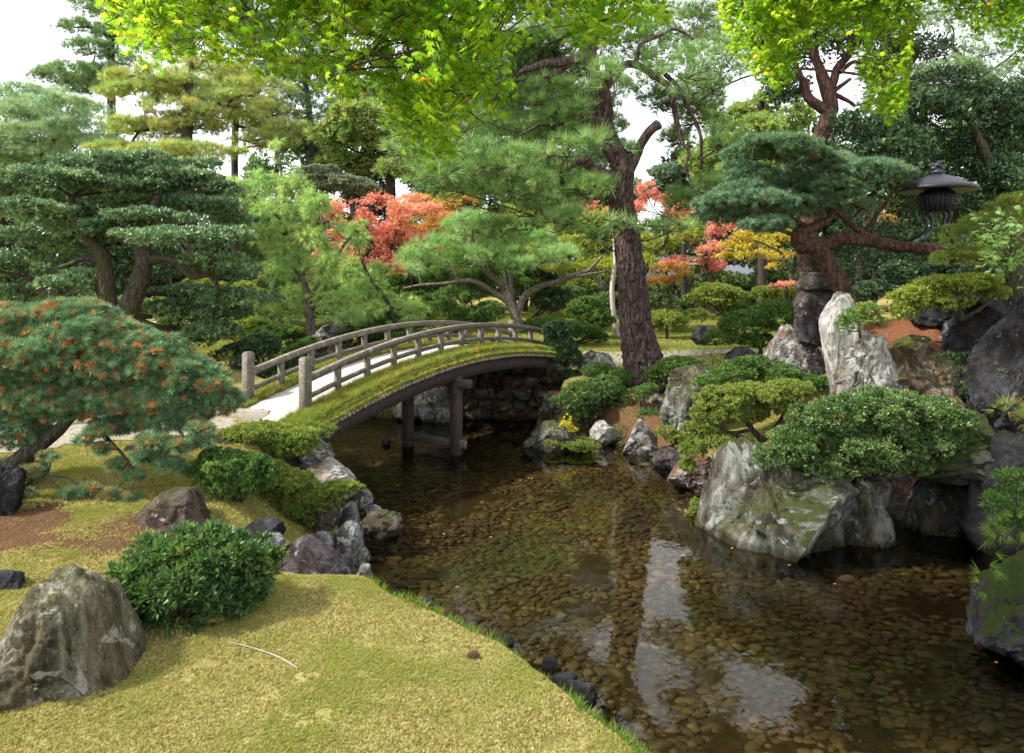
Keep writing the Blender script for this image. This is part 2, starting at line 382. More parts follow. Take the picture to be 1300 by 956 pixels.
L(nt, c, p.inputs['Base Color']); bump(nt, p, n2.outputs[0], .9, .03); L(nt, p.outputs[0], out.inputs[0])
ground = mesh('ground', V, F, mm, attr={'needle': needle_mask(V[:, 0], V[:, 1]), 'bed': ss(.22, .02, V[:, 2])}); ground['kind'] = 'structure'
# water sheet
wm, nt, out = newmat('pond_water')
co = objco(nt, (1, .8, 1)); na = noise(nt, 7, 3, .5, co, .3); nb = noise(nt, 1.1, 2, .5, objco(nt))
tw = N(nt, 'ShaderNodeMath', operation='MULTIPLY'); L(nt, na.outputs[0], tw.inputs[0])
g = N(nt, 'ShaderNodeTexCoord'); sx = N(nt, 'ShaderNodeSeparateXYZ'); L(nt, g.outputs['Object'], sx.inputs[0])
# more ripples far to the left, beyond the bridge, calmer near
r1 = mr(nt, sx.outputs[1], 6.5, 9.5); 
r2 = N(nt, 'ShaderNodeMapRange'); L(nt, sx.outputs[0], r2.inputs[0]); r2.inputs[1].default_value = -.6; r2.inputs[2].default_value = -1.6
rr = N(nt, 'ShaderNodeMath', operation='MULTIPLY'); L(nt, r1, rr.inputs[0]); L(nt, r2.outputs[0], rr.inputs[1])
rm = N(nt, 'ShaderNodeMath', operation='MULTIPLY_ADD'); L(nt, rr.outputs[0], rm.inputs[0]); rm.inputs[1].default_value = 1.2; rm.inputs[2].default_value = .11
L(nt, rm.outputs[0], tw.inputs[1])
b = N(nt, 'ShaderNodeBump'); b.inputs['Strength'].default_value = .5; b.inputs['Distance'].default_value = .035; L(nt, tw.outputs[0], b.inputs['Height'])
gl = N(nt, 'ShaderNodeBsdfGlossy', Roughness=.015); L(nt, b.outputs[0], gl.inputs['Normal'])
tr = N(nt, 'ShaderNodeBsdfTransparent', Color=(.78, .71, .55, 1)); fr = N(nt, 'ShaderNodeFresnel', IOR=1.40); L(nt, b.outputs[0], fr.inputs['Normal'])
ms = N(nt, 'ShaderNodeMixShader'); L(nt, fr.outputs[0], ms.inputs[0]); L(nt, tr.outputs[0], ms.inputs[1]); L(nt, gl.outputs[0], ms.inputs[2]); L(nt, ms.outputs[0], out.inputs[0])
wx = np.linspace(-6, 7, 14); wy = np.linspace(1, 16, 16); A, B = np.meshgrid(wx, wy); V = np.stack([A, B, 0*A], -1).reshape(-1, 3)
i = np.arange(15)[:, None]*14+np.arange(13)[None]; F = np.stack([i, i+1, i+15, i+14], -1).reshape(-1, 4)
o = mesh('water', V, F, wm); o['kind'] = 'structure'
# pond pebbles: thousands of worn flat stones
r = np.random.default_rng(5)
def pebbles():
    sp = .086; gx = np.arange(-5, 6.6, sp); gy = np.arange(1.5, 15, sp*.78); A, B = np.meshgrid(gx, gy); A = A+(np.arange(len(gy)) % 2)[:, None]*sp/2
    A = (A+r.uniform(-.03, .03, A.shape)).ravel(); B = (B+r.uniform(-.03, .03, B.shape)).ravel()
    k = sdf(A, B) < .05; A, B = A[k], B[k]; n = len(A)
    V, F = ico(1); nv = len(V); S = np.stack([r.uniform(.032, .064, n), r.uniform(.023, .042, n), r.uniform(.012, .026, n)], 1)
    S *= np.exp(r.normal(0, .22, n))[:, None]; big = r.random(n) < .04; S[big] *= 1.5
    P = V[None]*(1+.14*np.stack([vn(V*1.7+j*3.1) for j in range(40)])[r.integers(0, 40, n)][..., None])
    P = P*S[:, None]; a = r.normal(0, .5, n); c, s = np.cos(a)[:, None], np.sin(a)[:, None]
    x = P[..., 0]*c-P[..., 1]*s; y = P[..., 0]*s+P[..., 1]*c; z = P[..., 2]+.35*r.normal(0, .3, n)[:, None]*y
    qn = np.stack([A, B, 0*A], 1); zb = gz(A, B)+.008-.05*ss(.24, .6, fbm(qn*1.3+4, 3))-.012*r.random(n)
    V = np.stack([x+A[:, None], y+B[:, None], z+zb[:, None]], -1).reshape(-1, 3)
    F = (F[None]+np.arange(n)[:, None, None]*nv).reshape(-1, 3)
    return V, F, np.repeat(r.random(n), nv)
V, F, rn = pebbles()
pm, nt, out = newmat('wet_pebble'); at = N(nt, 'ShaderNodeAttribute'); at.attribute_name = 'rnd'
c = ramp(nt, [(0, (.055, .044, .024)), (.5, (.09, .073, .04)), (.9, (.125, .10, .057)), (1, (.19, .155, .11))], at.outputs['Fac']).outputs[0]
n1 = noise(nt, 14, 5, .7, objco(nt)); c = mixc(nt, c, ramp(nt, [(.3, (.4, .42, .35)), (.7, (1.2, 1.2, 1.1))], n1.outputs[0]).outputs[0], 1.0, 'MULTIPLY')
n5 = noise(nt, .7, 3, .5, objco(nt)); c = mixc(nt, c, ramp(nt, [(.35, (.55, .6, .45)), (.65, (1.3, 1.2, 1.05))], n5.outputs[0]).outputs[0], 1.0, 'MULTIPLY')
p = N(nt, 'ShaderNodeBsdfPrincipled', Roughness=.7); L(nt, c, p.inputs['Base Color']); L(nt, p.outputs[0], out.inputs[0])
tag(mesh('pebbles', V, F, pm, attr={'rnd': rn}), 'bed of brown rounded pebbles under the clear pond water', 'pebbles', None, 'stuff')
# paths: sheets draped on the ground
def sheet(name, poly, mat, off=.012, kind='structure', step=.12):
    poly = np.array(poly, float); lo, hi = poly.min(0), poly.max(0)
    gx = np.arange(lo[0], hi[0]+step, step); gy = np.arange(lo[1], hi[1]+step, step); A, B = np.meshgrid(gx, gy)
    def inside(x, y):
        c = np.zeros(x.shape, bool); n = len(poly)
        for i in range(n):
            a, b = poly[i], poly[(i+1) % n]
            c ^= ((a[1] > y) != (b[1] > y)) & (x < (b[0]-a[0])*(y-a[1])/(b[1]-a[1]+1e-12)+a[0])
        return c
    w = .08*fbm(np.stack([A.ravel(), B.ravel(), 0*A.ravel()], 1)*2, 3).reshape(A.shape)
    k = inside(A[:-1, :-1]+step/2+w[:-1, :-1], B[:-1, :-1]+step/2+w[:-1, :-1])
    i = np.arange(len(gy)-1)[:, None]*len(gx)+np.arange(len(gx)-1)[None]; i = i[k]
    F = np.stack([i, i+1, i+len(gx)+1, i+len(gx)], -1)
    V = np.stack([A, B, gz(A, B)+off], -1).reshape(-1, 3)
    u, inv = np.unique(F, return_inverse=True); o = mesh(name, V[u], inv.reshape(F.shape), mat)
    if kind: o['kind'] = kind
    return o
gravel = plain('pale_gravel', (.46, .43, .40), .95, .1, 0, .35, 60)
earth = plain('sandy_path', (.27, .245, .215), .95, .1, 0, .35, 40)
sheet('path', [(1.9, 14.9), (3.8, 15.9), (7.5, 16.0), (14, 16.6), (14, 17.3), (7, 16.6), (3.6, 16.5), (1.5, 16.1), (.4, 16.9), (-1, 17.5), (-.4, 15.9), (.9, 15.4)], earth)
sheet('approach_path', [(-2.95, 9.3), (-4.2, 10.1), (-5.0, 9.5), (-7, 8.6), (-10, 8.0), (-10, 6.6), (-6.8, 7.4), (-4.6, 8.1), (-3.4, 8.7)], earth, .015)
# ---------------------------------------------------------------- bridge
BD = np.array([.544, .839, 0]); BP = np.array([.839, -.544, 0]); B0 = np.array([-2.74, 9.40, 0]); SP = .572; RW = 1.19
def bz(n): return 1.60-.0125*(n-6.3)**2
def bpt(n, off, dz=0): return B0+BD*SP*n+BP*off+np.array([0, 0, bz(n)+dz])
bridge = thing('arched_bridge', 'mossy arched footbridge with grey timber rails and pale gravel deck over the pond', 'bridge', B0+np.array([0, 0, bz(0)]))
wood = woodmat('weathered_wood', (.095, .078, .06), (.25, .22, .18), (1, 1, 6), (0, 0, 0))
woodr = woodmat('weathered_rail_wood', (.10, .082, .065), (.28, .245, .205), (6, 6, 20), (0, 0, .99), ns=4)
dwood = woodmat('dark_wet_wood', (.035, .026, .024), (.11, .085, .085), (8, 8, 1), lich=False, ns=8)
mossw = plain('moss_mat', (.13, .125, .03), 1, .05, 0, .6, 30)
def strip(n0, n1, prof, steps=60, wob=0):
    """sweep a closed cross-section (offset, dz) along the arch"""
    prof = np.array(prof, float); ns = np.linspace(n0, n1, steps); k = len(prof)
    V = np.array([[bpt(n, a, b) for a, b in prof] for n in ns]).reshape(-1, 3)
    if wob: V = V+wob*np.stack([0*V[:, 0], 0*V[:, 0], fbm(V*7, 3)], 1)
    i = np.arange(steps-1)[:, None]*k; j = np.arange(k)[None]; m = (j+1) % k
    F = np.stack([i+j, i+m, i+k+m, i+k+j], -1).reshape(-1, 4)
    for e, b in ((0, 1), ((steps-1)*k, 0)):
        for t in range(1, k-2+1, 2):
            q = [e, e+t, e+min(t+1, k-1), e+min(t+2, k-1)]; F = np.vstack([F, [q[::-1] if b else q]])
    return V, F
def rect(o0, o1, z0, z1): return [(o0, z0), (o1, z0), (o1, z1), (o0, z1)]
gdeck = plain('white_gravel', (.38, .365, .335), .95, .1, 0, .45, 70)
mesh('deck', *strip(-1.3, 13.3, rect(-1.62, .42, -.10, .0)), gdeck, bridge, smooth=False)
mesh('moss_border', *strip(-1.0, 12.9, [(-.02, .004), (.08, .045), (.34, .05), (.47, .0), (.50, -.06), (-.02, -.08)], 160, .06), mossw, bridge)
mesh('moss_border', *strip(-1.0, 12.9, [(-1.68, -.08), (-1.68, -.02), (-1.5, .04), (-1.22, .05), (-1.02, .004), (-1.02, -.08)][::1], 120, .03), mossw, bridge)
for off in (.36, -.55, -1.5):
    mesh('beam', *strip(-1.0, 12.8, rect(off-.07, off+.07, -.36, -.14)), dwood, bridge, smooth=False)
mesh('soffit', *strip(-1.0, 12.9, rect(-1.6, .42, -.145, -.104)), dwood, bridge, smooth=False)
logs = []; r = np.random.default_rng(3)
for n in np.arange(-1.0, 12.9, .125):
    c = bpt(n, .43, -.115); rr = r.uniform(.026, .036); p2 = c+BP*(.10+r.uniform(-.012, .012))
    logs.append(tube(np.array([[*c, rr], [*((c+p2)/2), rr], [*p2, rr*.9]]), 7, .2, .1, seed=n))
mesh('log_edging', *cat_(logs), plain('cut_log', (.34, .29, .2), .9, .1, 0, .5, 30), bridge)
def board(P, w, h, steps=60):
    """rail of rectangular section along points"""
    P = np.array(P); T = nrm(np.gradient(P, axis=0)); S = nrm(np.cross(T, [0, 0, 1.])); U = np.cross(S, T)
    V = np.stack([P-S*w/2-U*h/2, P+S*w/2-U*h/2, P+S*w/2+U*h/2*.8, P+S*w*.3+U*h/2, P-S*w*.3+U*h/2, P-S*w/2+U*h/2*.8], 1).reshape(-1, 3); k = 6; n = len(P)
    i = np.arange(n-1)[:, None]*k; j = np.arange(k)[None]; m = (j+1) % k
    F = np.stack([i+j, i+m, i+k+m, i+k+j], -1).reshape(-1, 4); return V, F
for side, off in (('near', 0), ('far', -RW)):
    ns = np.linspace(.1, 11.95, 70)
    mesh('handrail', *board([bpt(n, off, .415) for n in ns], .095, .085), woodr, bridge, smooth=False)
    mesh('lower_rail', *board([bpt(n, off, .17) for n in ns], .04, .065), woodr, bridge, smooth=False)
    for n in (0, 12):
        R = frame(BD); h = .70; c = bpt(n, off); s = .125
        V, F = box(c+np.array([0, 0, h/2-.08]), (s, s, h+.16), R, .006)
        V2, F2 = box(c+np.array([0, 0, h+.004]), (s*.8, s*.8, .03), R, .012)
        mesh('newel_post', *cat_([(V, F), (V2, F2)]), wood, bridge, smooth=False)
    for n in range(1, 12):
        c = bpt(n, off); mesh('rail_post', *box(c+np.array([0, 0, .16]), (.085, .075, .44), frame(BD), .008), wood, bridge, smooth=False)
# piers: two rows of water posts with tie beams
for n, offs in ((4.87, (.38, -.66)),):
    for off in offs:
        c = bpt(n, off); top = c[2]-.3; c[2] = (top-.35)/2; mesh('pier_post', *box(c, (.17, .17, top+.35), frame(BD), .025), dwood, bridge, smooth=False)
        b0 = c.copy(); b0[2] = -.05
    a, b = bpt(n, offs[0]+.2), bpt(n, offs[1]-.15); a[2] = b[2] = .17; c = (a+b)/2
    mesh('tie_beam', *box(c, (.07, np.linalg.norm(a-b), .13), frame(BD), .012), woodmat('tie_wood', (.09, .07, .075), (.2, .16, .165), (8, 8, 8), lich=False, ns=3), bridge, smooth=False)
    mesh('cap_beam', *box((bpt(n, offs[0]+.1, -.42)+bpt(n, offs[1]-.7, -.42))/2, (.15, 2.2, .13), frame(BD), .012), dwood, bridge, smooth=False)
# ---------------------------------------------------------------- rocks
R_green = rockmat('striated_rock', (.20, .19, .12), (.36, .35, .27), (.46, .46, .40), .35, (.14, .15, .04), .2, (1, 1, .22), (.5, .9, .5), scale=4)
R_pale = rockmat('pale_rock', (.30, .29, .27), (.46, .45, .43), (.58, .58, .57), .4, (.10, .13, .03), .12, (1, 1, .5), (.3, .2, 0), scale=4, stain=.3, dark=.55)
R_grey = rockmat('grey_rock', (.20, .20, .20), (.36, .36, .36), (.55, .56, .55), .45, (.10, .12, .03), .2, scale=5)
R_teal = rockmat('lichen_rock', (.12, .125, .105), (.25, .265, .235), (.33, .35, .32), .3, (.08, .10, .025), .55, (1, 1, .35), (.3, .4, 0), scale=3.2, needles=None)
R_purple = rockmat('purple_rock', (.075, .065, .075), (.17, .15, .165), (.33, .31, .34), .15, None, 0, (1, 1, .6), scale=4)
R_dark = rockmat('dark_rock', (.03, .03, .037), (.075, .076, .092), (.24, .25, .27), .06, None, 0, scale=3.5)
R_brown = rockmat('brown_rock', (.09, .07, .055), (.19, .155, .13), (.35, .34, .3), .15, (.10, .11, .03), .3, scale=4)
R_tan = rockmat('tan_rock', (.20, .15, .10), (.38, .31, .23), (.52, .50, .46), .25, (.12, .15, .02), .55, (1, 1, .4), scale=3.5)
R_need = rockmat('needle_topped_rock', (.18, .19, .19), (.34, .35, .35), (.50, .52, .51), .45, None, 0, needles=(.30, .12, .06), scale=5)
R_red = rockmat('needle_strewn_rock', (.16, .12, .11), (.30, .25, .24), (.5, .49, .48), .3, None, 0, needles=(.30, .12, .07), scale=5)
R_moss = rockmat('mossy_dark_rock', (.07, .065, .085), (.14, .135, .17), (.28, .28, .33), .15, (.07, .11, .015), .95, scale=4)
R_light = rockmat('light_rock', (.20, .20, .20), (.37, .37, .37), (.52, .53, .53), .4, None, 0, scale=6)
R_orange = rockmat('orange_needle_rock', (.20, .15, .11), (.34, .28, .22), None, 0, None, 0, needles=(.40, .155, .07), scale=5)
R_white = rockmat('white_flat_rock', (.48, .46, .44), (.66, .64, .62), None, 0, None, 0, scale=4, dark=.7)
R_grot = rockmat('grotto_rock', (.05, .055, .05), (.12, .13, .12), (.22, .24, .22), .2, None, 0, (1, 1, .3), scale=4)  # pale stone darkened in its colour to carry the grotto's shade
R_black = rockmat('cave_shade_rock', (.012, .012, .014), (.035, .035, .038), None, 0, None, 0, scale=4)  # near-black colour stands in for the deep shade of the cave
R_mossb = rockmat('mossy_boulder_rock', (.07, .07, .06), (.14, .14, .12), None, 0, (.07, .095, .018), 1.0, scale=4)
PG = 'rocks around the pond'
# left bank
rock('big greenish grey striated boulder beside the round azalea bush', -45, 192, 707, 905, 4.05, R_green, .8, 21, .35, 10, 6, [(0, .30), (.18, .62), (.45, .98), (.68, .93), (.86, .60), (1, .38)], .3, strat=(.75, .2, -.62), group=PG, disp=1.15)
rock('long bench of dark flat-topped rock behind the azalea bush', 168, 276, 618, 690, 6.2, R_brown, .7, 22, .7, 8, 5, [(0, .75), (.3, .95), (.7, 1), (1, .6)], .2, group=PG)
rock('small dark rock half buried in brown needles above the striated boulder', -20, 34, 722, 762, 4.9, R_dark, .8, 23, .4, group=PG)
rock('dark blue grey stone under the dwarf pine at the frame edge', -25, 28, 588, 655, 6.3, R_dark, .9, 24, .4, group=PG)
rock('purple grey upright stone standing under the dwarf pine branch', 146, 205, 560, 612, 7.9, R_purple, .7, 25, .55, 8, 5, [(0, .7), (.35, 1), (1, .55)], .25, group=PG)
rock('flat pale stepping stone with ridged top on the path', 52, 135, 585, 614, 7.55, R_purple, .9, 26, .6, 7, 5, None, .8, group='stepping stones by the bridge', strat=(1, .2, 0))
rock('pale flat stepping stone at the left frame edge', -40, 52, 586, 618, 7.5, R_grey, .8, 27, .7, 7, 5, None, .8, group='stepping stones by the bridge')
rock('broad purplish flagstone at the foot of the bridge', 212, 308, 534, 568, 8.9, R_purple, 1.2, 28, .7, 7, 5, None, .7, group='stepping stones by the bridge')
rock('small purplish flagstone beside the broad flagstone', 262, 330, 552, 585, 8.2, R_purple, .9, 29, .7, 7, 5, None, .6, group='stepping stones by the bridge')
rock('lichen spotted rock against the mossy bridge end', 355, 424, 541, 590, 8.7, R_grey, .9, 30, .4, 9, 5, [(0, .7), (.5, 1), (1, .6)], .3, group=PG)
rock('flat bright white rock between the shrubs and the bridge', 380, 452, 576, 622, 8.3, R_white, .9, 31, .75, 7, 5, [(0, .85), (.7, 1), (1, .85)], .3, group=PG)
rock('smooth dark slate coloured stone behind the azalea bush', 308, 362, 659, 684, 6.2, R_dark, .8, 32, .5, 6, 5, None, .4, group=PG, fine=.3)
rock('small pale stone tucked under the bush tip', 338, 362, 676, 702, 5.95, R_grey, .8, 33, .4, 9, 4, None, .3, group=PG)
rock('large smooth purple grey rock lying along the moss edge', 350, 448, 680, 740, 6.0, R_purple, .75, 34, .5, 7, 5, [(0, .85), (.4, 1), (.75, .75), (1, .55)], .3, group=PG, fine=.35)
rock('brown rock behind the low shrub at the pond corner', 388, 432, 632, 668, 7.2, R_brown, .8, 35, .5, 9, 5, None, .4, group=PG)
rock('rounded white veined boulder at the left waterline', 421, 464, 661, 705, 6.95, R_light, .9, 36, .3, 9, 5, None, .3, group=PG)
rock('small pale stone beside the white veined boulder', 393, 424, 673, 694, 6.8, R_grey, .8, 37, .4, 9, 4, None, .4, group=PG)
rock('upright grey stone above the white veined boulder', 426, 459, 634, 672, 7.4, R_grey, .8, 38, .6, 9, 5, [(0, .8), (.6, 1), (1, .8)], .3, group=PG)
rock('greenish submerged rock rising from the shallow water', 455, 513, 648, 678, 8.05, R_brown, .9, 39, .4, 7, 5, None, .5, group=PG)
rock('dark wet stone beneath the smooth purple rock', 400, 458, 705, 745, 6.45, R_dark, .8, 40, .4, 7, 5, None, .4, group=PG)
rock('grey stone at the tip of the grassy moss bank', 428, 476, 737, 770, 5.7, R_light, .8, 41, .4, 9, 5, [(0, 1), (.5, .9), (1, .5)], .4, group=PG)
rock('tiny dark stone breaking the water left of the bridge pier', 484, 496, 555, 566, 12.2, R_dark, .8, 42, .3, 6, 3, None, .5, group=PG)
rs_ = np.random.default_rng(11)
for k, (px, py, w) in enumerate([(668, 862, 16), (700, 842, 13), (640, 815, 14), (716, 868, 20), (536, 768, 16), (512, 775, 12), (590, 800, 10), (735, 880, 26), (690, 880, 14)]):
    Y = 2640/(py-350+6)
    rock(['dark wet pebble stone beside the grassy edge of the moss bank'][0], px-w, px+w, py-w*.7, py+w*.4, Y, R_dark, .9, 300+k, .3, 7, 3, None, .6, name='shore_stone', group='small dark stones along the bank edge')
for lb, b in (('small round pale stone at the waterline below the white flat rock', (446, 474, 620, 640, 8.6)), ('pale wet stone at the waterline next to the grey upright stone', (462, 486, 640, 654, 8.25)), ('little white stone wedged below the white veined boulder', (446, 470, 694, 712, 6.9)), ('pale stone partly sunk in the water by the moss corner', (452, 474, 716, 732, 6.45))):
    rock(lb, *b[:4], b[4], R_light, .8, int(b[0])+7, .4, 8, 4, None, .4, group=PG)
# far bank
rock('low greenish slab jutting into the water beyond the bridge pier', 660, 752, 533, 574, 12.0, R_teal, .6, 50, .5, 8, 5, [(0, .55), (.35, 1), (.7, .95), (1, .7)], .3, group=PG)
rock('needle topped rock perched under the round shrub', 688, 726, 497, 520, 13.2, R_red, .9, 51, .5, 9, 5, None, .2, group=PG)
rock('shadowed upright stone below the needle topped rock', 678, 722, 514, 546, 13.3, R_brown, .9, 52, .6, 9, 5, None, .2, group=PG)
rock('dark ledge rock on the bank left of the big pine', 726, 784, 443, 486, 14.4, R_grey, .8, 53, .75, 9, 5, [(0, .8), (.3, 1), (.8, .9), (1, .6)], .2, group=PG)
rock('small white stone set in the bank below the ledge rock', 744, 772, 470, 484, 13.9, R_pale, .8, 54, .4, 9, 4, None, .4, group=PG)
rock('pale angular stone overhanging the far waterline', 748, 788, 533, 561, 12.3, R_pale, .8, 55, .5, 9, 5, [(0, 1), (.5, 1), (1, .8)], .3, group=PG)
rock('flat brownish stone above the pale angular stone', 766, 806, 518, 537, 12.7, R_red, .9, 56, .6, 9, 5, None, .3, group=PG)
rock('light grey stone on the needle covered bank', 796, 830, 502, 530, 13.0, R_pale, .8, 57, .5, 9, 5, [(0, .8), (.5, 1), (1, .6)], .3, group=PG)
rock('small dark topped stone beside the tall pillar rock', 822, 846, 500, 528, 12.6, R_grey, .8, 58, .5, 9, 4, None, .3, group=PG)
rock('low flat pale stone behind the needle covered bank', 784, 808, 496, 512, 13.2, R_grey, .9, 59, .5, 9, 4, None, .3, group=PG)
rock('pointed grey triangular rock at the far waterline', 790, 842, 529, 577, 11.6, R_light, .7, 60, .3, 10, 5, [(0, .45), (.35, 1), (.6, .9), (1, .35)], .3, group=PG, disp=.9)
rock('large square shouldered rock with dark purple cap and pale face', 836, 920, 461, 550, 11.4, R_teal, .8, 61, .95, 5, 6, [(0, 1), (.8, 1), (1, .92)], .15, group=PG)
rock('flat bluish stone at the water beside the pale pink rock', 828, 900, 566, 600, 10.8, R_purple, .9, 62, .5, 8, 5, None, .4, group=PG)
rock('pinkish layered rock between the flat stone and the cliff boulder', 847, 912, 576, 622, 9.7, R_red, .9, 63, .6, 9, 5, [(0, .7), (.4, 1), (1, 1)], .3, group=PG, strat=(1, .3, -.2))
rock('dark grey boulder behind the square shouldered rock', 920, 968, 440, 470, 13.6, R_dark, .8, 64, .3, 9, 5, None, .3, group=PG)
rock('white crested rock with a needle strewn ledge', 966, 1052, 405, 470, 11.2, R_need, .7, 65, .7, 10, 6, [(0, .45), (.2, .75), (.38, 1), (.5, .72), (.6, .62), (1, .62)], .15, group=PG)
rock('dark standing slab below the stone lantern pedestal', 1006, 1064, 363, 430, 11.0, R_purple, .6, 66, .7, 9, 5, [(0, 1), (1, 1)], .2, group=PG)
rock('tall pale standing stone shaped like a finger', 1043, 1098, 369, 498, 9.4, R_pale, .9, 67, .85, 5, 6, [(0, .9), (.35, 1), (.7, .98), (1, .85)], .2, group=PG, strat=(.1, 0, 1), disp=.6, fine=.5)
rock('broken pale and tan cliff rock with mossy ledge', 1066, 1232, 424, 530, 8.9, R_tan, .6, 68, .75, 12, 6, [(0, .86), (.1, 1), (.8, 1), (1, .85)], .15, group=PG, strat=(.2, 0, 1), disp=1.4)
rock('white cracked stone leaning on the finger shaped stone', 1062, 1150, 418, 512, 8.6, R_pale, .5, 69, .55, 12, 6, [(0, .85), (.3, 1), (.7, .95), (1, .7)], .15, group=PG, strat=(.3, 0, 1), disp=1.3)
rock('smooth dark blue upright boulder at the right frame edge', 1238, 1345, 366, 524, 7.7, R_dark, .8, 70, .4, 8, 6, [(0, .7), (.25, .85), (.6, 1), (1, .95)], .15, group=PG, lean=.22, fine=.4)
rock('shaded grey rock carrying the black lantern', 1128, 1262, 303, 400, 10.3, R_grey, .8, 71, .5, 10, 5, [(0, .6), (.4, .8), (1, 1)], .3, group=PG)
rock('dark rock outcrop beneath the layered juniper', 1185, 1330, 378, 500, 8.9, R_dark, .7, 72, .5, 10, 5, None, .3, group=PG)
rock('huge pale lichen covered boulder overhanging the water', 878, 1100, 556, 728, 7.95, R_teal, .8, 73, .7, 11, 6, [(0, .5), (.1, .82), (.25, 1), (.5, .97), (.8, .9), (1, .8)], .3, group=PG, strat=(.25, 0, 1), disp=1.25, fine=1.1)
rock('split grey rock column under the left half of the wide shrub', 1066, 1132, 588, 716, 7.75, R_teal, .8, 174, .7, 12, 6, [(0, .8), (.5, 1), (1, .7)], .2, group=PG, strat=(.1, 0, 1), disp=1.2)
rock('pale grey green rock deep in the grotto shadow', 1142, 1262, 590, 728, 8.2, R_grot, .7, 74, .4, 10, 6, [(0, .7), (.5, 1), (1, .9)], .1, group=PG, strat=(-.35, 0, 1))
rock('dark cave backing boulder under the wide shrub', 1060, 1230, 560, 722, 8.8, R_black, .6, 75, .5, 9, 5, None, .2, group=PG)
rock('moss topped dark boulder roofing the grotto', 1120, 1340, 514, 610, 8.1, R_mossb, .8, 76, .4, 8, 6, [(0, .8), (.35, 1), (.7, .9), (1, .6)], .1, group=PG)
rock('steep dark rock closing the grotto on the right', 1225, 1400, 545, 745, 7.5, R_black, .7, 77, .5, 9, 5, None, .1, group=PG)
rock('dark mossy shelf rock behind the cliff rock', 1180, 1290, 330, 420, 9.8, R_dark, .7, 85, .5, 9, 5, None, .3, group=PG)
rock('purple rock with a thick cap of bright moss at the right edge', 1236, 1390, 655, 838, 5.45, R_moss, .9, 78, .35, 9, 6, [(0, .45), (.3, .8), (.7, 1), (1, 1)], .2, group=PG)
rock('broad ledge rock covered with rusty orange pine needles', 1082, 1245, 404, 452, 9.7, R_orange, .9, 79, .85, 6, 5, None, .5, group=PG, disp=.6)
rock('squat dark rock among the garden shrubs beyond the path', 877, 908, 413, 436, 17.5, R_dark, .8, 80, .7, 8, 4, None, .3, group=PG)
rock('dark blue stones under the layered juniper ledge', 1150, 1215, 384, 408, 9.5, R_dark, .8, 81, .4, 8, 4, None, .3, group=PG)
rock('grey rock seen behind the bridge railing', 395, 450, 408, 450, 15.5, R_grey, .8, 82, .5, 9, 5, None, .3, group=PG)
rock('shadowed rock on the far bank under the bridge', 524, 588, 484, 536, 14.3, R_grey, .7, 83, .5, 9, 5, [(0, .75), (.5, 1), (1, .8)], .2, group=PG)
rock('pale low rock at the water under the bridge', 498, 532, 510, 530, 14.2, R_pale, .8, 84, .5, 8, 4, None, .3, group=PG)
# dry-stone wall behind the bridge
r = np.random.default_rng(8); parts = []; Vi, Fi = ico(3)
for row in range(5):
    x = -1.6+r.uniform(0, .2)
    while x < 1.15:
        w = r.uniform(.28, .52); h = r.uniform(.22, .32)
        p, f = rockshape(400+int(r.integers(0, 90)), .6, 6, 3)
        parts.append((p*np.array([w/2*1.05, .22, h/2*1.12])+np.array([x+w/2, 14.42-.06*row-.08*x+r.uniform(-.05, .05), .05+row*.25+r.uniform(-.02, .02)]), f)); x += w*.93
tag(mesh('stone_wall', *cat_(parts), R_brown, loc=(-.2, 14.4, 0)), 'rough dry boulder wall in the shadow under the bridge', 'wall')
parts = []
for row in range(5):
    x = 0
    while x < 2.0:
        w = r.uniform(.28, .5); h = .3; p, f = rockshape(500+int(r.integers(0, 90)), .6, 6, 3); c = bpt(-.1, -1.7+x)
        parts.append((p*np.array([w/2*1.05, .25, h/2*1.1])@rotz(-.57).T+np.array([c[0]-.1, c[1], .0+row*.22]), f)); x += w*.9
tag(mesh('stone_wall', *cat_(parts), R_grey, loc=(-3, 9.6, 0)), 'boulder abutment wall carrying the near end of the bridge', 'wall')
# ---------------------------------------------------------------- small built things
iron = plain('black_iron', (.022, .022, .035), .45, .5, .3, .4, 25)
pc = W(1190, 300, 10); lan = thing('iron_lantern', 'black iron garden lantern with wide curved roof on bowed legs', 'lantern', (pc[0], 10, pc[2])); u = 10/900
zz = lambda py: HC-(py-HYP)*u
lroof = mesh('roof', *lathe([(.001, zz(221)), (.10, zz(222)), (.25, zz(227)), (.37, zz(233)), (.49, zz(238)), (.51, zz(241)), (.48, zz(243)), (.33, zz(241)), (.16, zz(240)), (.001, zz(240))], (pc[0], 10, 0), 48), iron, lan)
mesh('light_box', *cat_([lathe([(.001, zz(240)), (.17, zz(241)), (.215, zz(246)), (.235, zz(254)), (.215, zz(262)), (.17, zz(269)), (.001, zz(270))], (pc[0], 10, 0), 8)] +
     [tube([[pc[0]+.25*math.cos(a)*.8, 10+.25*math.sin(a)*.8, zz(244), .010], [pc[0]+.25*math.cos(a), 10+.25*math.sin(a), zz(254), .010], [pc[0]+.25*math.cos(a)*.8, 10+.25*math.sin(a)*.8, zz(268), .010]], 5, .05, 0) for a in np.arange(0, 6.28, .26)] +
     [tube([[pc[0]+q*math.cos(a), 10+q*math.sin(a), z, .009] for a in np.linspace(0, 6.28, 20)], 5, .08, 0, cap=True) for q, z in ((.235, zz(249)), (.25, zz(254)), (.24, zz(260)))]), iron, lan, smooth=False)
fb = []
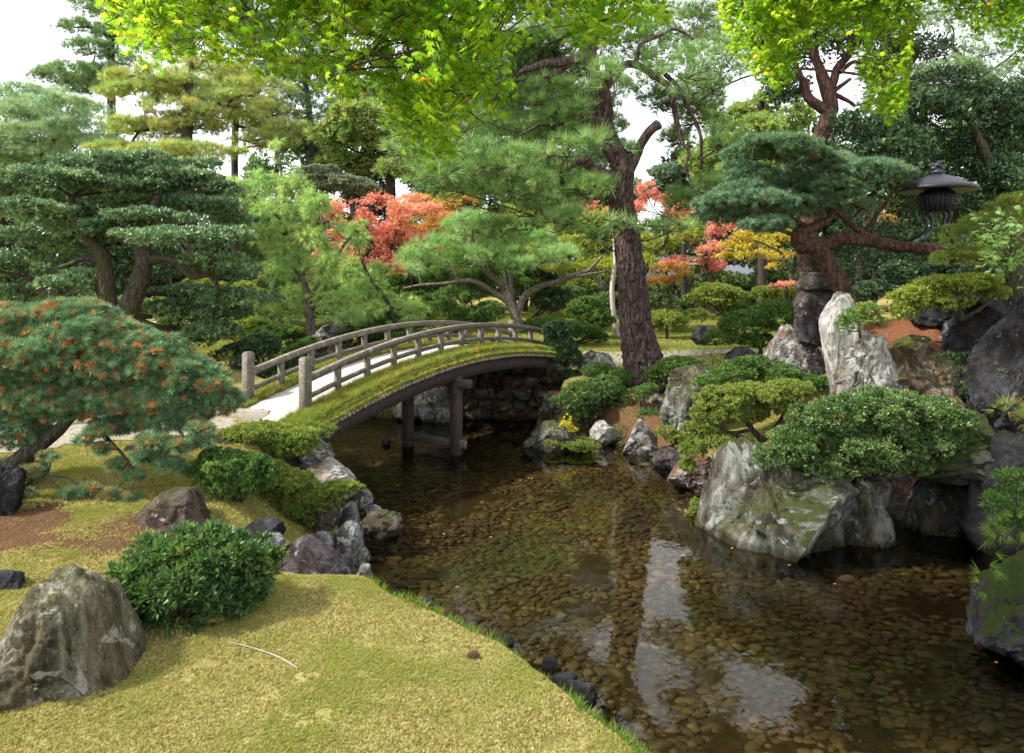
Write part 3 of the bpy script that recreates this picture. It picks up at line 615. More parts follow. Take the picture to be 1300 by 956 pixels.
for s in ((0, 0, .0, .085, .06), (-.045, 0, .055, .05, .05), (.05, 0, .06, .045, .055), (0, 0, .10, .055, .05), (.02, -.02, .14, .035, .03), (-.05, .02, .11, .025, .04)):
    v, f = ico(2); fb.append((v*np.array([s[3], s[3], s[4]])*(1+.25*vn(v*3)[:, None])+np.array([pc[0]+s[0], 10+s[1], zz(221)+.02+s[2]]), f))
mesh('finial', *cat_(fb), iron, lan).parent = lroof
for a in (.5, 2.1, 3.7, 5.2):
    c, s = math.cos(a), math.sin(a); f = lambda q, py, rr: [pc[0]+c*q, 10+s*q, zz(py), rr]
    mesh('leg', *tube([f(.13, 268, .026), f(.19, 273, .026), f(.15, 283, .022), f(.17, 292, .022), f(.30, 299, .024), f(.37, 303, .03), f(.37, 308, .02)], 8, .03, .05), iron, lan)
dst = rockmat('dark_carved_stone', (.06, .055, .05), (.13, .12, .11), (.25, .25, .24), .15, (.08, .09, .03), .2, scale=8)
pc = W(1038, 365, 11.1); sl = thing('stone_lantern_pedestal', 'tiered dark stone lantern pedestal behind the twisted pine trunk', 'lantern pedestal', (pc[0], 11.1, pc[2])); u = 11.1/900; zz = lambda py: HC-(py-HYP)*u
mesh('base', *lathe([(.001, zz(368)), (.33, zz(368)), (.34, zz(362)), (.33, zz(358)), (.27, zz(355)), (.26, zz(350)), (.28, zz(348)), (.25, zz(345)), (.001, zz(345))], (pc[0], 11.1, 0), 12), dst, sl, smooth=False)
mesh('shaft', *lathe([(.001, zz(346)), (.21, zz(346)), (.22, zz(340)), (.19, zz(330)), (.19, zz(322)), (.22, zz(318)), (.001, zz(318))], (pc[0], 11.1, 0), 12), dst, sl, smooth=False)
mesh('platform', *lathe([(.001, zz(318)), (.24, zz(318)), (.33, zz(311)), (.34, zz(304)), (.30, zz(302)), (.001, zz(302))], (pc[0], 11.1, 0), 12), dst, sl, smooth=False)
# white marker post under the dwarf pine
c = W(79, 562, 8.7); g = gz1(c[0], 8.7); mp = thing('marker_post', 'short white painted marker post on the moss under the dwarf pine', 'post', (c[0], 8.7, g))
mpost = mesh('post', *box((c[0], 8.7, g+.17), (.075, .075, .40), None, .01), plain('white_paint', (.62, .63, .58), .6, .3, 0, .2, 8), mp, smooth=False)
mesh('cap', *box((c[0], 8.7, g+.385), (.085, .085, .03), None, .008), plain('dark_cap', (.1, .1, .1)), mp, smooth=False).parent = mpost
# pond-side twig and cone on the moss
c0, c1, c2, c3 = [W(*a) for a in ((290, 835, 4.35), (320, 836, 4.3), (352, 846, 4.2), (378, 866, 4.05))]
P = [[c[0], c[1], gz1(c[0], c[1])+.012, rr] for c, rr in ((c0, .003), (c1, .004), (c2, .0045), (c3, .004))]
tag(mesh('fallen_twig', *tube(P, 7, .04, .15), plain('dry_twig', (.30, .24, .19), .9), loc=P[0][:3]), 'thin pale curved twig lying on the yellow moss', 'twig')
c = W(601, 847, 4.2); c[2] = gz1(c[0], c[1]); v, f = [], []; cs = []
for k in range(60):
    t = k/60; a = k*2.4; rr = .022*math.sin(math.pi*(t*.85+.1)); cs.append(box(c+np.array([(t-.5)*.07, rr*math.cos(a), .018+rr*math.sin(a)]), (.010, .012, .006), rotz(a)))
tag(mesh('pine_cone', *cat_(cs), plain('cone_brown', (.10, .05, .03)), loc=c), 'small brown pine cone on the moss near the pond edge', 'pine cone')
# buildings glimpsed through the trees
plas = plain('white_plaster', (.55, .58, .60), .9, .1, 0, .12, 2); tilem, nt, out = newmat('grey_roof_tiles')
wv = N(nt, 'ShaderNodeTexWave'); wv.inputs['Scale'].default_value = 3; wv.bands_direction = 'X'; L(nt, objco(nt), wv.inputs['Vector'])
p = N(nt, 'ShaderNodeBsdfPrincipled', Roughness=.6); L(nt, ramp(nt, [(0, (.10, .11, .12)), (1, (.24, .25, .27))], wv.outputs[0]).outputs[0], p.inputs['Base Color']); bump(nt, p, wv.outputs[0], .8, .06); L(nt, p.outputs[0], out.inputs[0])
tim = plain('dark_timber', (.05, .035, .028), .8)
def hall(label, x0, x1, Y, zt, zr, door, win, name='garden_hall'):
    g = 1.3; h = thing(name, label, 'building', ((x0+x1)/2, Y, g)); cx, w = (x0+x1)/2, x1-x0
    mesh('wall', *box((cx, Y+1.6, (g-.3+zt)/2), (w, 3.2, zt-g+.3)), plas, h, smooth=False)
    V = np.array([(x0-.6, Y-.8, zt-.15), (x1+.6, Y-.8, zt-.15), (x1+.6, Y+1.6, zr), (x0-.6, Y+1.6, zr), (x0-.6, Y+4, zt-.15), (x1+.6, Y+4, zt-.15)]); V = np.vstack([V, V-np.array([0, 0, .14])])
    F = [(0, 1, 2, 3), (3, 2, 5, 4), (6, 9, 8, 7), (9, 10, 11, 8), (0, 6, 7, 1), (4, 5, 11, 10), (0, 3, 9, 6), (3, 4, 10, 9), (1, 7, 8, 2), (2, 8, 11, 5)]
    rf = mesh('roof', V, F, tilem, h, smooth=False)
    mesh('ridge', *box((cx, Y+1.6, zr+.08), (w+1.3, .3, .22)), tilem, h, smooth=False).parent = rf
    for dx in door:
        d = mesh('door', *box((dx, Y-.02, g+.85), (.9, .1, 1.7)), tim, h, smooth=False)
    for dx in win:
        f = mesh('window', *box((dx, Y-.02, g+1.1), (1.0, .1, .7)), tim, h, smooth=False)
    n = int(w/1.8)+1
    for k in range(n+1):
        mesh('timber_post', *box((x0+w*k/n, Y-.01, (g+zt)/2-.1), (.14, .12, zt-g)), tim, h, smooth=False)
hall('white plaster garden building with grey tiled roof glimpsed behind the maples', 6.2, 14.5, 33, 2.7, 3.6, (9.2, 13.2), (7.6, 11.0, 15))
hall('small white walled gatehouse seen beyond the thin pale trunk', .9, 4.0, 33, 2.5, 3.3, (1.9,), (3.1,), 'gatehouse')
# ---------------------------------------------------------------- foliage tools
def t_leaf(w=.5, fold=.12):
    return np.array([(0, 0, 0), (.45, w/2, fold), (1, 0, -.04), (.45, -w/2, fold)]), np.array([(0, 1, 2, 3)]), .5*w
def t_star():
    angs = np.radians([0, 38, -38, 78, -78, 125, -125]); ls = [1, .92, .92, .72, .72, .42, .42]
    o = np.argsort(angs); angs = angs[o]; ls = np.array(ls)[o]; V = [(0, 0, 0)]
    for k in range(7):
        V.append((ls[k]*math.cos(angs[k]), ls[k]*math.sin(angs[k]), -.10*ls[k]))
        if k < 6: a = (angs[k]+angs[k+1])/2; V.append((.36*math.cos(a), .36*math.sin(a), .03))
    V.append((-.12, 0, 0)); n = len(V); F = [(0, i, i+1) for i in range(1, n-1)]+[(0, n-1, 1)]
    return np.array(V)*.5+np.array([.1, 0, 0]), np.array(F), .3
def t_tuft(k, spread, w, seed=1, up=0.0, lmin=.7):
    r = np.random.default_rng(seed); V, F = [], []
    for i in range(k):
        a = 2.399*i; q = spread*math.sqrt((i+.5)/k); d = np.array([math.cos(q), math.sin(q)*math.cos(a), math.sin(q)*math.sin(a)])
        s = nrm(np.cross(d, r.normal(size=3))); l = r.uniform(lmin, 1); V += [s*w/2, -s*w/2, d*l]; F.append((3*i, 3*i+1, 3*i+2))
    return np.array(V), np.array(F), .5
def t_sprig(k=7, w=.30, spread=1.15, seed=2):
    """little rosette of k diamond leaves (azalea-like)"""
    V, F = [], []
    for i in range(k):
        a = 2.399*i; q = spread*(i+.6)/k; d = np.array([math.cos(q), math.sin(q)*math.cos(a), math.sin(q)*math.sin(a)])
        s = nrm(np.cross(d, [1, .01, 0])); u = np.cross(s, d); n = len(V)
        V += [d*.08, d*.55+s*w/2+u*.05, d, d*.55-s*w/2+u*.05]; F.append((n, n+1, n+2, n+3))
    return np.array(V), np.array(F), .55
def place(T, P, ax, up, size, rng, rnd):
    """copies of template T at points P with x-axis ax, roughly z-up 'up'; returns V,F,rnd"""
    TV, TF, _ = T; ax = nrm(ax); s = nrm(np.cross(up, ax)); z = np.cross(ax, s); n = len(P); k = len(TV); size = np.broadcast_to(size, (n,))
    V = P[:, None]+size[:, None, None]*(TV[None, :, 0:1]*ax[:, None]+TV[None, :, 1:2]*s[:, None]+TV[None, :, 2:3]*z[:, None])
    F = TF[None]+(np.arange(n)*k)[:, None, None]
    return V.reshape(-1, 3), F.reshape(-1, TF.shape[1]), np.repeat(rnd, k)
def shell(B, n, r, inner=.65, lump=.22, lf=2.6, bottom=.35, hole=None, hf=2.5):
    """n points in the outer shell of the union of ellipsoids B (x,y,z,rx,ry,rz); bottom = share kept underneath"""
    B = np.asarray(B, float); A = ((B[:, 3]*B[:, 4])**1.6+(B[:, 3]*B[:, 5])**1.6+(B[:, 4]*B[:, 5])**1.6)**(1/1.6); out, nr, ib = [], [], []
    m = 0; it = 0
    while m < n and it < 12:
        it += 1; k = int((n-m)*1.8)+50
        i = r.choice(len(B), k, p=A/A.sum()); d = nrm(r.normal(size=(k, 3)))
        keep = (d[:, 2] > -.15) | (r.random(k) < bottom)
        i, d = i[keep], d[keep]; b = B[i]
        rr = (inner+(1-inner)*np.sqrt(r.random(len(d))))*(1+lump*fbm(d*lf+i[:, None]*5.3, 2))
        N_ = nrm(d/b[:, 3:]); p = b[:, :3]+d*b[:, 3:]*rr[:, None]
        ok = np.ones(len(p), bool)
        if len(B) < 80:
            for j in range(len(B)):
                q = np.linalg.norm((p-B[j, :3])/B[j, 3:], axis=1); ok &= (q > inner*.8) | (i == j)
        if hole is not None: ok &= fbm(p*hf, 2) > hole
        out.append(p[ok]); nr.append(N_[ok]); m += ok.sum()
    P = np.vstack(out)[:n]; return P, np.vstack(nr)[:n]
def parea(B):
    B = np.asarray(B, float); return float((4*np.pi*(((B[:, 3]*B[:, 4])**1.6+(B[:, 3]*B[:, 5])**1.6+(B[:, 4]*B[:, 5])**1.6)/3)**(1/1.6)).sum())
def foliage(name, B, size, mat, parent, T, cov=1.0, seed=0, inner=.6, lump=.22, bottom=.35, nw=.8, rw=.7, uw=.3, hole=None, hf=2.5, svar=.3, cap=160000, base=None, lf=2.6):
    r = np.random.default_rng(seed+77); n = int(min(cap, cov*parea(B)/(size*size*T[2])))
    P, Nn = shell(B, n, r, inner, lump, lf, bottom, hole, hf); n = len(P)
    ax = nrm(nw*Nn+rw*nrm(r.normal(size=(n, 3)))+np.array([0, 0, uw])); up = nrm(Nn*.6+np.array([0, 0, .6])+.5*r.normal(size=(n, 3)))
    V, F, rn = place(T, P, ax, up, size*(1+svar*r.uniform(-1, 1, n)), r, r.random(n))
    return mesh(name, V, F, mat, parent, attr={'rnd': rn}, smooth=False)
def blobs(L_, Y, df=.8):
    """photo ellipses (x,y,rx,ry[,dY[,depth factor]]) to world ellipsoids at distance Y"""
    out = []
    for b in L_:
        x, y, rx, ry = b[:4]; dy = b[4] if len(b) > 4 else 0; f = b[5] if len(b) > 5 else df; YY = Y+dy; c = W(x, y, YY); s = YY/FP
        out.append([*c, rx*s, rx*s*f, ry*s])
    return np.array(out)
def lumps(B, k, r, sc=.38, spread=.85, flat=1.0):
    """cover ellipsoids with k smaller ones so the crown has an uneven clumped outline"""
    out = []
    for b in np.asarray(B):
        for _ in range(k):
            d = nrm(r.normal(size=3)); d[2] = abs(d[2])*.95-.25; q = b[:3]+d*b[3:]*spread*r.uniform(.7, 1.12); s = sc*r.uniform(.7, 1.25)
            out.append([*q, b[3]*s, b[4]*s, b[5]*s*flat])
    return np.array(out)
def px_path(L_, Y):
    """photo path (x,y,width_px[,dY]) -> x,y,z,r"""
    o = []
    for p in L_:
        YY = Y+(p[3] if len(p) > 3 else 0); o.append([*W(p[0], p[1], YY), p[2]*YY/FP/2])
    return np.array(o)
def reach(nodes, B, r, r0=.03, twigs=5, drop=.0, tw=.006, k=1.0, tl=.8):
    """limbs from the nearest trunk node to each blob, with twigs fanning through it"""
    parts = []; nodes = np.asarray(nodes, float)
    for b in np.asarray(B):
        c = b[:3]-np.array([0, 0, b[5]*.35]); d = np.linalg.norm(nodes[:, :3]-c, axis=1)+.8*np.maximum(0, nodes[:, 2]-c[2]); a = nodes[np.argmin(d)]
        m = (a[:3]+c)/2+r.normal(size=3)*.10*np.linalg.norm(c-a[:3])+np.array([0, 0, drop]); ra = min(a[3]*.6, r0*k)
        parts.append(tube([[*a[:3], ra], [*m, ra*.75], [*c, ra*.45]], 6, max(.08, np.linalg.norm(c-a[:3])/8), .15))
        for _ in range(twigs):
            e = nrm(r.normal(size=3)*np.array([1, 1, .6])+np.array([0, 0, .3])); q = c+e*b[3:]*tl; mm_ = (c+q)/2+r.normal(size=3)*.12*b[3]
            parts.append(tube([[*c, ra*.4], [*mm_, max(tw, ra*.22)], [*q, tw*.6]], 4, max(.1, b[3]/3), 0, cap=False))
    return parts
LEAF = t_leaf(.5); LANCE = t_leaf(.28, .06); STAR = t_star(); SPRIG = t_sprig(); SPRIG5 = t_sprig(5, .36, 1.2)
POM = t_tuft(20, 1.3, .11, 1, lmin=.8); LONG = t_tuft(15, .75, .042, 2, lmin=.6); LONGW = t_tuft(12, .8, .06, 3, lmin=.6); FINE = t_tuft(18, .55, .045, 4, lmin=.5)
# bark
bk_pine = barkmat('red_pine_bark', (.065, .043, .042), (.155, .108, .10), 16, st=1.0)
bk_dark = barkmat('dark_bark', (.045, .038, .032), (.10, .085, .07), 18, (.06, .065, .02))
bk_grey = barkmat('grey_bark', (.11, .09, .075), (.22, .19, .16), 22)
bk_red = barkmat('reddish_bark', (.06, .032, .027), (.13, .072, .06), 16)
bk_far = plain('far_bark', (.05, .04, .036), .9, .1)
# leaf colours
M_az = leafmat('azalea_leaf', [(0, (.035, .08, .024)), (.5, (.08, .165, .045)), (.9, (.16, .26, .07)), (.97, (.24, .30, .08)), (1, (.34, .24, .06))], (.05, .11, .035), .25, .45, .45)
M_yg = leafmat('yellow_green_leaf', [(0, (.11, .16, .03)), (.6, (.24, .30, .065)), (.92, (.36, .40, .10)), (1, (.34, .22, .08))], (.14, .22, .04), .35)
M_gg = leafmat('garden_green_leaf', [(0, (0.057, 0.115, 0.029)), (.6, (0.127, 0.230, 0.052)), (1, (0.241, 0.345, 0.092))], (0.057, 0.138, 0.034), .3)
M_wide = leafmat('wide_shrub_leaf', [(0, (0.044, 0.088, 0.028)), (.5, (0.121, 0.204, 0.061)), (.9, (0.231, 0.330, 0.110)), (1, (0.308, 0.242, 0.088))], (0.066, 0.143, 0.039), .25, .4, .5)
M_lay = leafmat('layered_leaf', [(0, (0.059, 0.130, 0.053)), (.5, (0.165, 0.283, 0.124)), (.85, (0.319, 0.448, 0.224)), (1, (0.519, 0.590, 0.378))], (0.083, 0.177, 0.083), .12, .42, .7)
M_dk = leafmat('dark_evergreen_leaf', [(0, (.025, .06, .028)), (.6, (.065, .125, .052)), (1, (.16, .24, .10))], (.03, .07, .03), .2, .4, .5)
M_mp = leafmat('maple_green_leaf', [(0, (.06, .14, .012)), (.4, (.17, .29, .025)), (.8, (.38, .47, .04)), (.95, (.50, .54, .06)), (.982, (.34, .40, .04)), (.992, (.55, .16, .03))], (.13, .27, .02), .64, .45, .3, 2.2, 2.0)
M_mr = leafmat('maple_red_leaf', [(0, (.52, .08, .12)), (.5, (.70, .20, .22)), (.8, (.78, .34, .26)), (1, (.76, .46, .26))], (.80, .42, .24), .45, .6, .2, .9, 1.25, .85)
M_mo = leafmat('maple_orange_leaf', [(0, (.50, .15, .05)), (.5, (.62, .28, .08)), (1, (.60, .42, .12))], (.42, .36, .08), .45, .6, .2, .8, 1.3)
M_my = leafmat('maple_yellow_leaf', [(0, (.45, .33, .05)), (.6, (.62, .48, .08)), (1, (.66, .38, .08))], (.40, .42, .06), .45, .6, .2, 1.2, 1.3)
M_mg = leafmat('maple_yellow_green_leaf', [(0, (.14, .22, .03)), (.6, (.24, .32, .05)), (.9, (.38, .38, .07)), (1, (.5, .25, .06))], (.34, .34, .06), .5, .6, .2, .7, 1.5)
M_pine = leafmat('big_pine_needle', [(0, (0.119, 0.216, 0.081)), (.6, (0.259, 0.400, 0.140)), (.92, (0.389, 0.529, 0.216)), (1, (0.367, 0.346, 0.173))], (0.162, 0.302, 0.086), .3, .5, .3)
M_pinel = leafmat('light_pine_needle', [(0, (0.189, 0.330, 0.130)), (.6, (0.319, 0.496, 0.201)), (1, (0.472, 0.590, 0.260))], (0.260, 0.437, 0.177), .35, .5, .3)
M_fea = leafmat('feathery_needle', [(0, (0.302, 0.414, 0.134)), (.6, (0.482, 0.616, 0.224)), (.9, (0.616, 0.717, 0.291)), (1, (0.560, 0.448, 0.224))], (0.314, 0.515, 0.202), .35, .5, .2)
M_dw = leafmat('dwarf_pine_needle', [(0, (0.067, 0.146, 0.073)), (.5, (0.140, 0.280, 0.134)), (.83, (0.269, 0.426, 0.224)), (.86, (0.448, 0.168, 0.056)), (1, (0.582, 0.291, 0.112))], None, .15, .45, .3)
M_dw2 = leafmat('blue_pine_needle', [(0, (.07, .15, .09)), (.6, (.16, .29, .18)), (.90, (.28, .43, .27)), (.93, (.36, .21, .09)), (1, (.36, .21, .09))], (.13, .24, .12), .15, .45, .3)
M_gold = leafmat('golden_pine_needle', [(0, (0.202, 0.314, 0.101)), (.6, (0.358, 0.470, 0.157)), (1, (0.538, 0.560, 0.213))], (0.470, 0.426, 0.134), .3, .55, .2)
M_farb = leafmat('misty_pine_needle', [(0, (.22, .33, .22)), (.6, (.30, .44, .29)), (1, (.40, .52, .34))], (.32, .42, .22), .3, .6, .2)  # distance mist put into the needle colour as a paler green
M_farg = leafmat('far_green_needle', [(0, (0.112, 0.213, 0.095)), (.6, (0.213, 0.336, 0.151)), (1, (0.336, 0.448, 0.213))], (0.157, 0.246, 0.101), .3, .6, .2)
M_cy = leafmat('golden_leaf_far', [(0, (.18, .26, .07)), (.6, (.30, .38, .12)), (.9, (.42, .46, .16)), (1, (.5, .34, .12))], (.20, .32, .10), .4, .6, .2, .9)
M_jun = leafmat('juniper_leaf', [(0, (.14, .19, .03)), (.6, (.29, .36, .06)), (1, (.44, .48, .11))], (.13, .19, .03), .25, .5, .3)
M_grass = leafmat('bank_grass_blade', [(0, (.08, .15, .02)), (.6, (.14, .24, .03)), (1, (.28, .30, .06))], None, .4)
M_mt = leafmat('moss_tuft', [(0, (.20, .17, .05)), (.4, (.38, .33, .11)), (.85, (.60, .53, .26)), (.95, (.66, .60, .36)), (1, (.36, .20, .09))], (.28, .30, .07), .3, .8, .1, 1.6)
M_bm = leafmat('bridge_moss_blade', [(0, (.13, .16, .03)), (.4, (.26, .28, .05)), (.8, (.44, .39, .10)), (1, (.42, .26, .10))], (.19, .27, .05), .3, .8, .1, 1.6)
def plant(name, label, cat, Y, Bpx, size, mat, T, bark=bk_dark, trunk=None, group=None, seed=1, cov=1.0, df=.8, lump=.22, twigs=3, r0=.03, partname='foliage', stem='stems', auto=True, sub=0, subsc=.38, flat=1.0, segs=10, plates=0, trough=.12, step=.12, tk={}, base=None, extra=None, **kw):
    r = np.random.default_rng(seed); B = blobs(Bpx, Y, df)
    if trunk: paths = [px_path(t, Y) for t in trunk]; b = paths[0][0][:3]
    else:
        i = np.argmin(B[:, 2]-B[:, 5]); c = B[i]; b0 = B[:, :3].mean(0); b = np.array([b0[0], b0[1], max(gz1(b0[0], b0[1]), (B[:, 2]-B[:, 5]).min()-.12)]); paths = []
        top = max(b[2]+.08, B[:, 2].min())
        for k in range(3): q = b+np.array([*(r.normal(size=2)*.12*c[3]), -.05]); paths.append(np.array([[*q, r0], [*((q+c[:3])/2+r.normal(size=3)*.1*c[3]), r0*.8], [c[0]+r.normal()*.4*c[3], c[1], max(c[2], b[2]+.1), r0*.6]]))
    if base is not None: b = np.asarray(base, float)
    t = thing(name, label, cat, b, group)
    parts = []
    for k in range(1, len(paths)):
        Q = catmull(paths[k], .22); e = np.minimum(1, np.minimum(np.arange(len(Q)), np.arange(len(Q))[::-1]+1)/3)[:, None]; s_ = np.linalg.norm(Q[-1, :3]-Q[0, :3]); o3 = np.stack([vn(Q[:, :3]*2.6+j*31.7+k*3.3) for j in range(3)], 1); Q[:, :3] += o3*e*min(.16, .07*s_); paths[k] = Q
    for k, P in enumerate(paths): parts.append(tube(P, segs if k == 0 else max(6, segs*2//3), step, trough, seed=seed+k, plates=plates if k == 0 else plates*.6))
    FB = B
    if sub: FB = np.vstack([B*np.array([1, 1, 1, .78, .78, .78]), lumps(B, sub, r, subsc, .9, flat)])
    if auto:
        nodes = np.vstack([catmull(P, .3) for P in paths]); parts += reach(nodes, B, r, r0, twigs, **tk)
    if extra is not None: parts += extra
    mesh(stem, *cat_(parts), bark, t)
    foliage(partname, FB, size, mat, t, T, cov, seed, lump=lump, **kw)
    return t
# ---------------------------------------------------------------- shrubs and trees, near to far
SH = 'clipped shrubs of the garden'
def shrub(label, Y, B, size, mat, T=SPRIG, **k):
    k.setdefault('group', SH)
    if 'hole' not in k: k.update(hole=-.28, hf=.32/size)
    return plant('shrub', label, 'shrub', Y, B, size, mat, T, **k)
shrub('round glossy azalea bush next to the striated boulder', 4.75, [(243, 745, 104, 74), (200, 745, 74, 66), (295, 715, 58, 48), (255, 700, 66, 38), (180, 760, 40, 40), (310, 745, 40, 36)], .062, M_az, SPRIG, cov=.95, seed=2, lump=.25, inner=.6, bottom=.5, sub=14, subsc=.2, uw=.6, rw=.9, nw=.6)
shrub('bright green shrub on a short bent trunk behind the azalea bush', 6.7, [(290, 590, 46, 18), (258, 600, 26, 18), (300, 615, 44, 24), (326, 600, 30, 24), (275, 580, 28, 12)], .042, M_gg, SPRIG, seed=3, sub=12, subsc=.22, trunk=[[(306, 660, 9), (302, 640, 9), (290, 618, 7), (280, 604, 5)], [(302, 640, 7), (318, 618, 5), (325, 604, 4)]], cov=1.0, lump=.3)
shrub('low yellow green shrub spreading toward the white flat rock', 7.2, [(364, 610, 40, 13), (345, 627, 36, 16), (398, 630, 32, 13), (432, 620, 28, 9), (360, 645, 36, 14), (388, 655, 26, 12), (410, 642, 24, 10), (345, 598, 26, 12), (330, 640, 26, 20)], .04, M_yg, SPRIG, seed=4, sub=12, subsc=.22, cov=.9, lump=.3, hole=-.35)
shrub('spreading yellow green shrub below the bridge newel posts', 8.3, [(335, 548, 44, 13), (300, 556, 28, 12), (362, 566, 40, 14), (385, 552, 26, 10), (320, 572, 36, 12)], .042, M_yg, SPRIG, seed=5, sub=4, subsc=.4, cov=.85, hole=-.4)
shrub('small fine grass like plant at the mossy bridge foot', 8.7, [(400, 545, 26, 12), (378, 580, 30, 10)], .05, M_grass, LONGW, seed=6, cov=.8, r0=.004)
# right bank
shrub('pale yellow green shrub with bare twisting stems on the cliff boulder', 8.6, [(925, 505, 40, 18), (900, 525, 30, 20), (960, 500, 46, 16), (1000, 495, 36, 14), (945, 525, 36, 13), (890, 545, 22, 12), (985, 515, 30, 12), (905, 558, 30, 11), (938, 562, 24, 9), (880, 572, 20, 13), (872, 592, 12, 9)], .042, M_yg, SPRIG, seed=7, sub=12, subsc=.22, flat=1.2, cov=.95, trunk=[[(968, 560, 8), (955, 545, 7), (940, 525, 6), (925, 512, 4)], [(968, 560, 7), (985, 540, 6), (1000, 515, 4)], [(955, 545, 5), (925, 550, 4), (905, 535, 3)]])
shrub('wide glossy green shrub spilling over the grotto', 7.7, [(1120, 520, 78, 32), (1060, 530, 58, 28), (1180, 530, 52, 28), (1020, 560, 50, 26), (985, 580, 34, 18), (1100, 570, 84, 36), (1180, 560, 52, 26), (1060, 590, 56, 18), (1215, 555, 24, 20), (1150, 590, 40, 16), (1020, 590, 26, 14)], .05, M_wide, SPRIG, seed=8, sub=22, subsc=.15, cov=.95, inner=.6, lump=.25, flat=1.2, trunk=[[(1145, 625, 12), (1130, 605, 10), (1105, 590, 8), (1070, 580, 5)], [(1145, 625, 10), (1165, 600, 8), (1180, 570, 5)], [(1120, 612, 8), (1085, 616, 6), (1060, 605, 4)]], bark=bk_red, uw=.4)
shrub('low lime green sprig hanging beside the cliff boulder waterline', 8.6, [(880, 655, 12, 8), (886, 640, 8, 5)], .045, M_yg, SPRIG5, seed=9, auto=False)
shrub('dark green ground shrub between the grey boulder and the pale finger stone', 10.6, [(935, 475, 40, 16), (985, 478, 40, 18), (1020, 488, 30, 16), (960, 462, 26, 12), (900, 485, 26, 12)], .045, M_gg, SPRIG, seed=10, sub=3, cov=.95)
shrub('blue green ferny ground cover shrub against the square shouldered rock', 10.3, [(910, 508, 22, 12), (896, 524, 16, 10)], .05, leafmat('blue_fern_leaf', [(0, (.07, .15, .10)), (1, (.14, .25, .17))], None, .3), SPRIG5, seed=12, cov=.7)
shrub('layered lime green juniper shrub above the orange needle ledge', 8.7, [(1200, 362, 48, 13), (1165, 376, 36, 16), (1235, 358, 40, 10), (1150, 395, 18, 14), (1195, 382, 42, 12), (1262, 372, 22, 10)], .05, M_jun, SPRIG, seed=13, sub=14, subsc=.2, cov=1.1, trunk=[[(1222, 405, 10), (1212, 392, 9), (1195, 380, 6)]], flat=.9)
shrub('golden green cascading juniper at the right frame edge', 8.0, [(1262, 285, 52, 22), (1225, 305, 36, 20), (1290, 262, 40, 20), (1240, 325, 44, 16), (1285, 310, 40, 26), (1205, 328, 26, 10)], .045, M_jun, FINE, seed=14, sub=5, subsc=.35, cov=1.3, trunk=[[(1300, 400, 16), (1290, 350, 14), (1270, 310, 9), (1250, 295, 5)]])
shrub('small bright sapling in front of the finger stone', 8.5, [(1085, 405, 20, 10), (1100, 395, 16, 9), (1072, 415, 10, 8), (1112, 408, 10, 8)], .055, leafmat('sapling_leaf', [(0, (.10, .20, .05)), (.8, (.17, .28, .08)), (1, (.45, .35, .08))], None, .4), SPRIG5, seed=15, cov=.7, trunk=[[(1092, 430, 3), (1090, 412, 2.4), (1085, 402, 1.5)]], bark=bk_red)
shrub('dark green plant growing from the cliff crevice', 8.6, [(1225, 470, 16, 26), (1235, 500, 16, 14), (1200, 455, 14, 8)], .06, M_gg, LONGW, seed=16, cov=.35, r0=.004)
shrub('yellow green fern under the dark blue boulder', 6.9, [(1285, 520, 24, 10), (1300, 532, 24, 12)], .12, leafmat('fern_leaf', [(0, (.14, .22, .05)), (.7, (.26, .32, .08)), (1, (.34, .22, .10))], None, .4), LONGW, seed=17, cov=.6, inner=.2, r0=.004)
shrub('bright long grass tuft growing on the moss capped purple rock', 5.2, [(1262, 700, 16, 30), (1280, 670, 24, 14), (1255, 735, 12, 20)], .10, M_grass, LONGW, seed=19, cov=.5, auto=False, r0=.003, uw=-.1)
shrub('dark conifer sprig hanging at the right edge above the mossy rock', 6.2, [(1290, 610, 24, 12), (1280, 640, 32, 14), (1300, 660, 28, 12)], .05, M_gg, SPRIG, seed=18, cov=.7, hole=-.2, r0=.008)
# far bank
shrub('round green azalea mound beside the low slab at the water', 12.6, [(750, 500, 38, 22), (728, 510, 26, 20), (775, 500, 24, 18), (740, 525, 22, 12), (768, 488, 24, 12)], .05, M_wide, SPRIG, seed=20, sub=16, subsc=.2, cov=1.0, inner=.6)
shrub('dark leafy shrub hiding the far end of the bridge', 14.2, [(712, 440, 22, 26), (700, 468, 22, 22), (722, 480, 20, 20), (705, 420, 20, 14), (728, 455, 14, 14)], .06, M_dk, SPRIG, seed=21, sub=4, cov=1.1)
shrub('low shrub at the foot of the big pine', 13.2, [(775, 478, 28, 10), (790, 492, 16, 10), (758, 470, 20, 8)], .05, M_gg, SPRIG, seed=22, cov=.9)
shrub('small green tuft shrub behind the pointed rock', 12.2, [(825, 532, 20, 14), (836, 545, 12, 8)], .05, M_gg, SPRIG, seed=23, cov=.9)
shrub('fine green shrub right of the big pine roots', 13.0, [(838, 478, 22, 14), (862, 462, 26, 8), (850, 470, 20, 10)], .05, M_gg, SPRIG, seed=24, cov=.9)
shrub('long leaved tuft hanging over the pale angular stone', 12.2, [(786, 548, 14, 8), (780, 556, 8, 8)], .10, M_gg, LONGW, seed=25, cov=.8, r0=.004)
shrub('sprig of yellow leaves on the low slab', 11.8, [(718, 540, 6, 5), (720, 530, 5, 3), (714, 553, 7, 5), (727, 545, 4, 3)], .055, leafmat('yellow_sprig', [(0, (.55, .48, .05)), (1, (.70, .62, .10))], None, .4), SPRIG5, seed=26, cov=.8, trunk=[[(720, 566, 2), (717, 548, 1.6), (718, 530, 1)]])
shrub('mossy green ground plants along the low slab edge', 11.8, [(735, 564, 28, 6), (705, 562, 14, 5)], .04, M_yg, SPRIG, seed=27, cov=.8, auto=False)
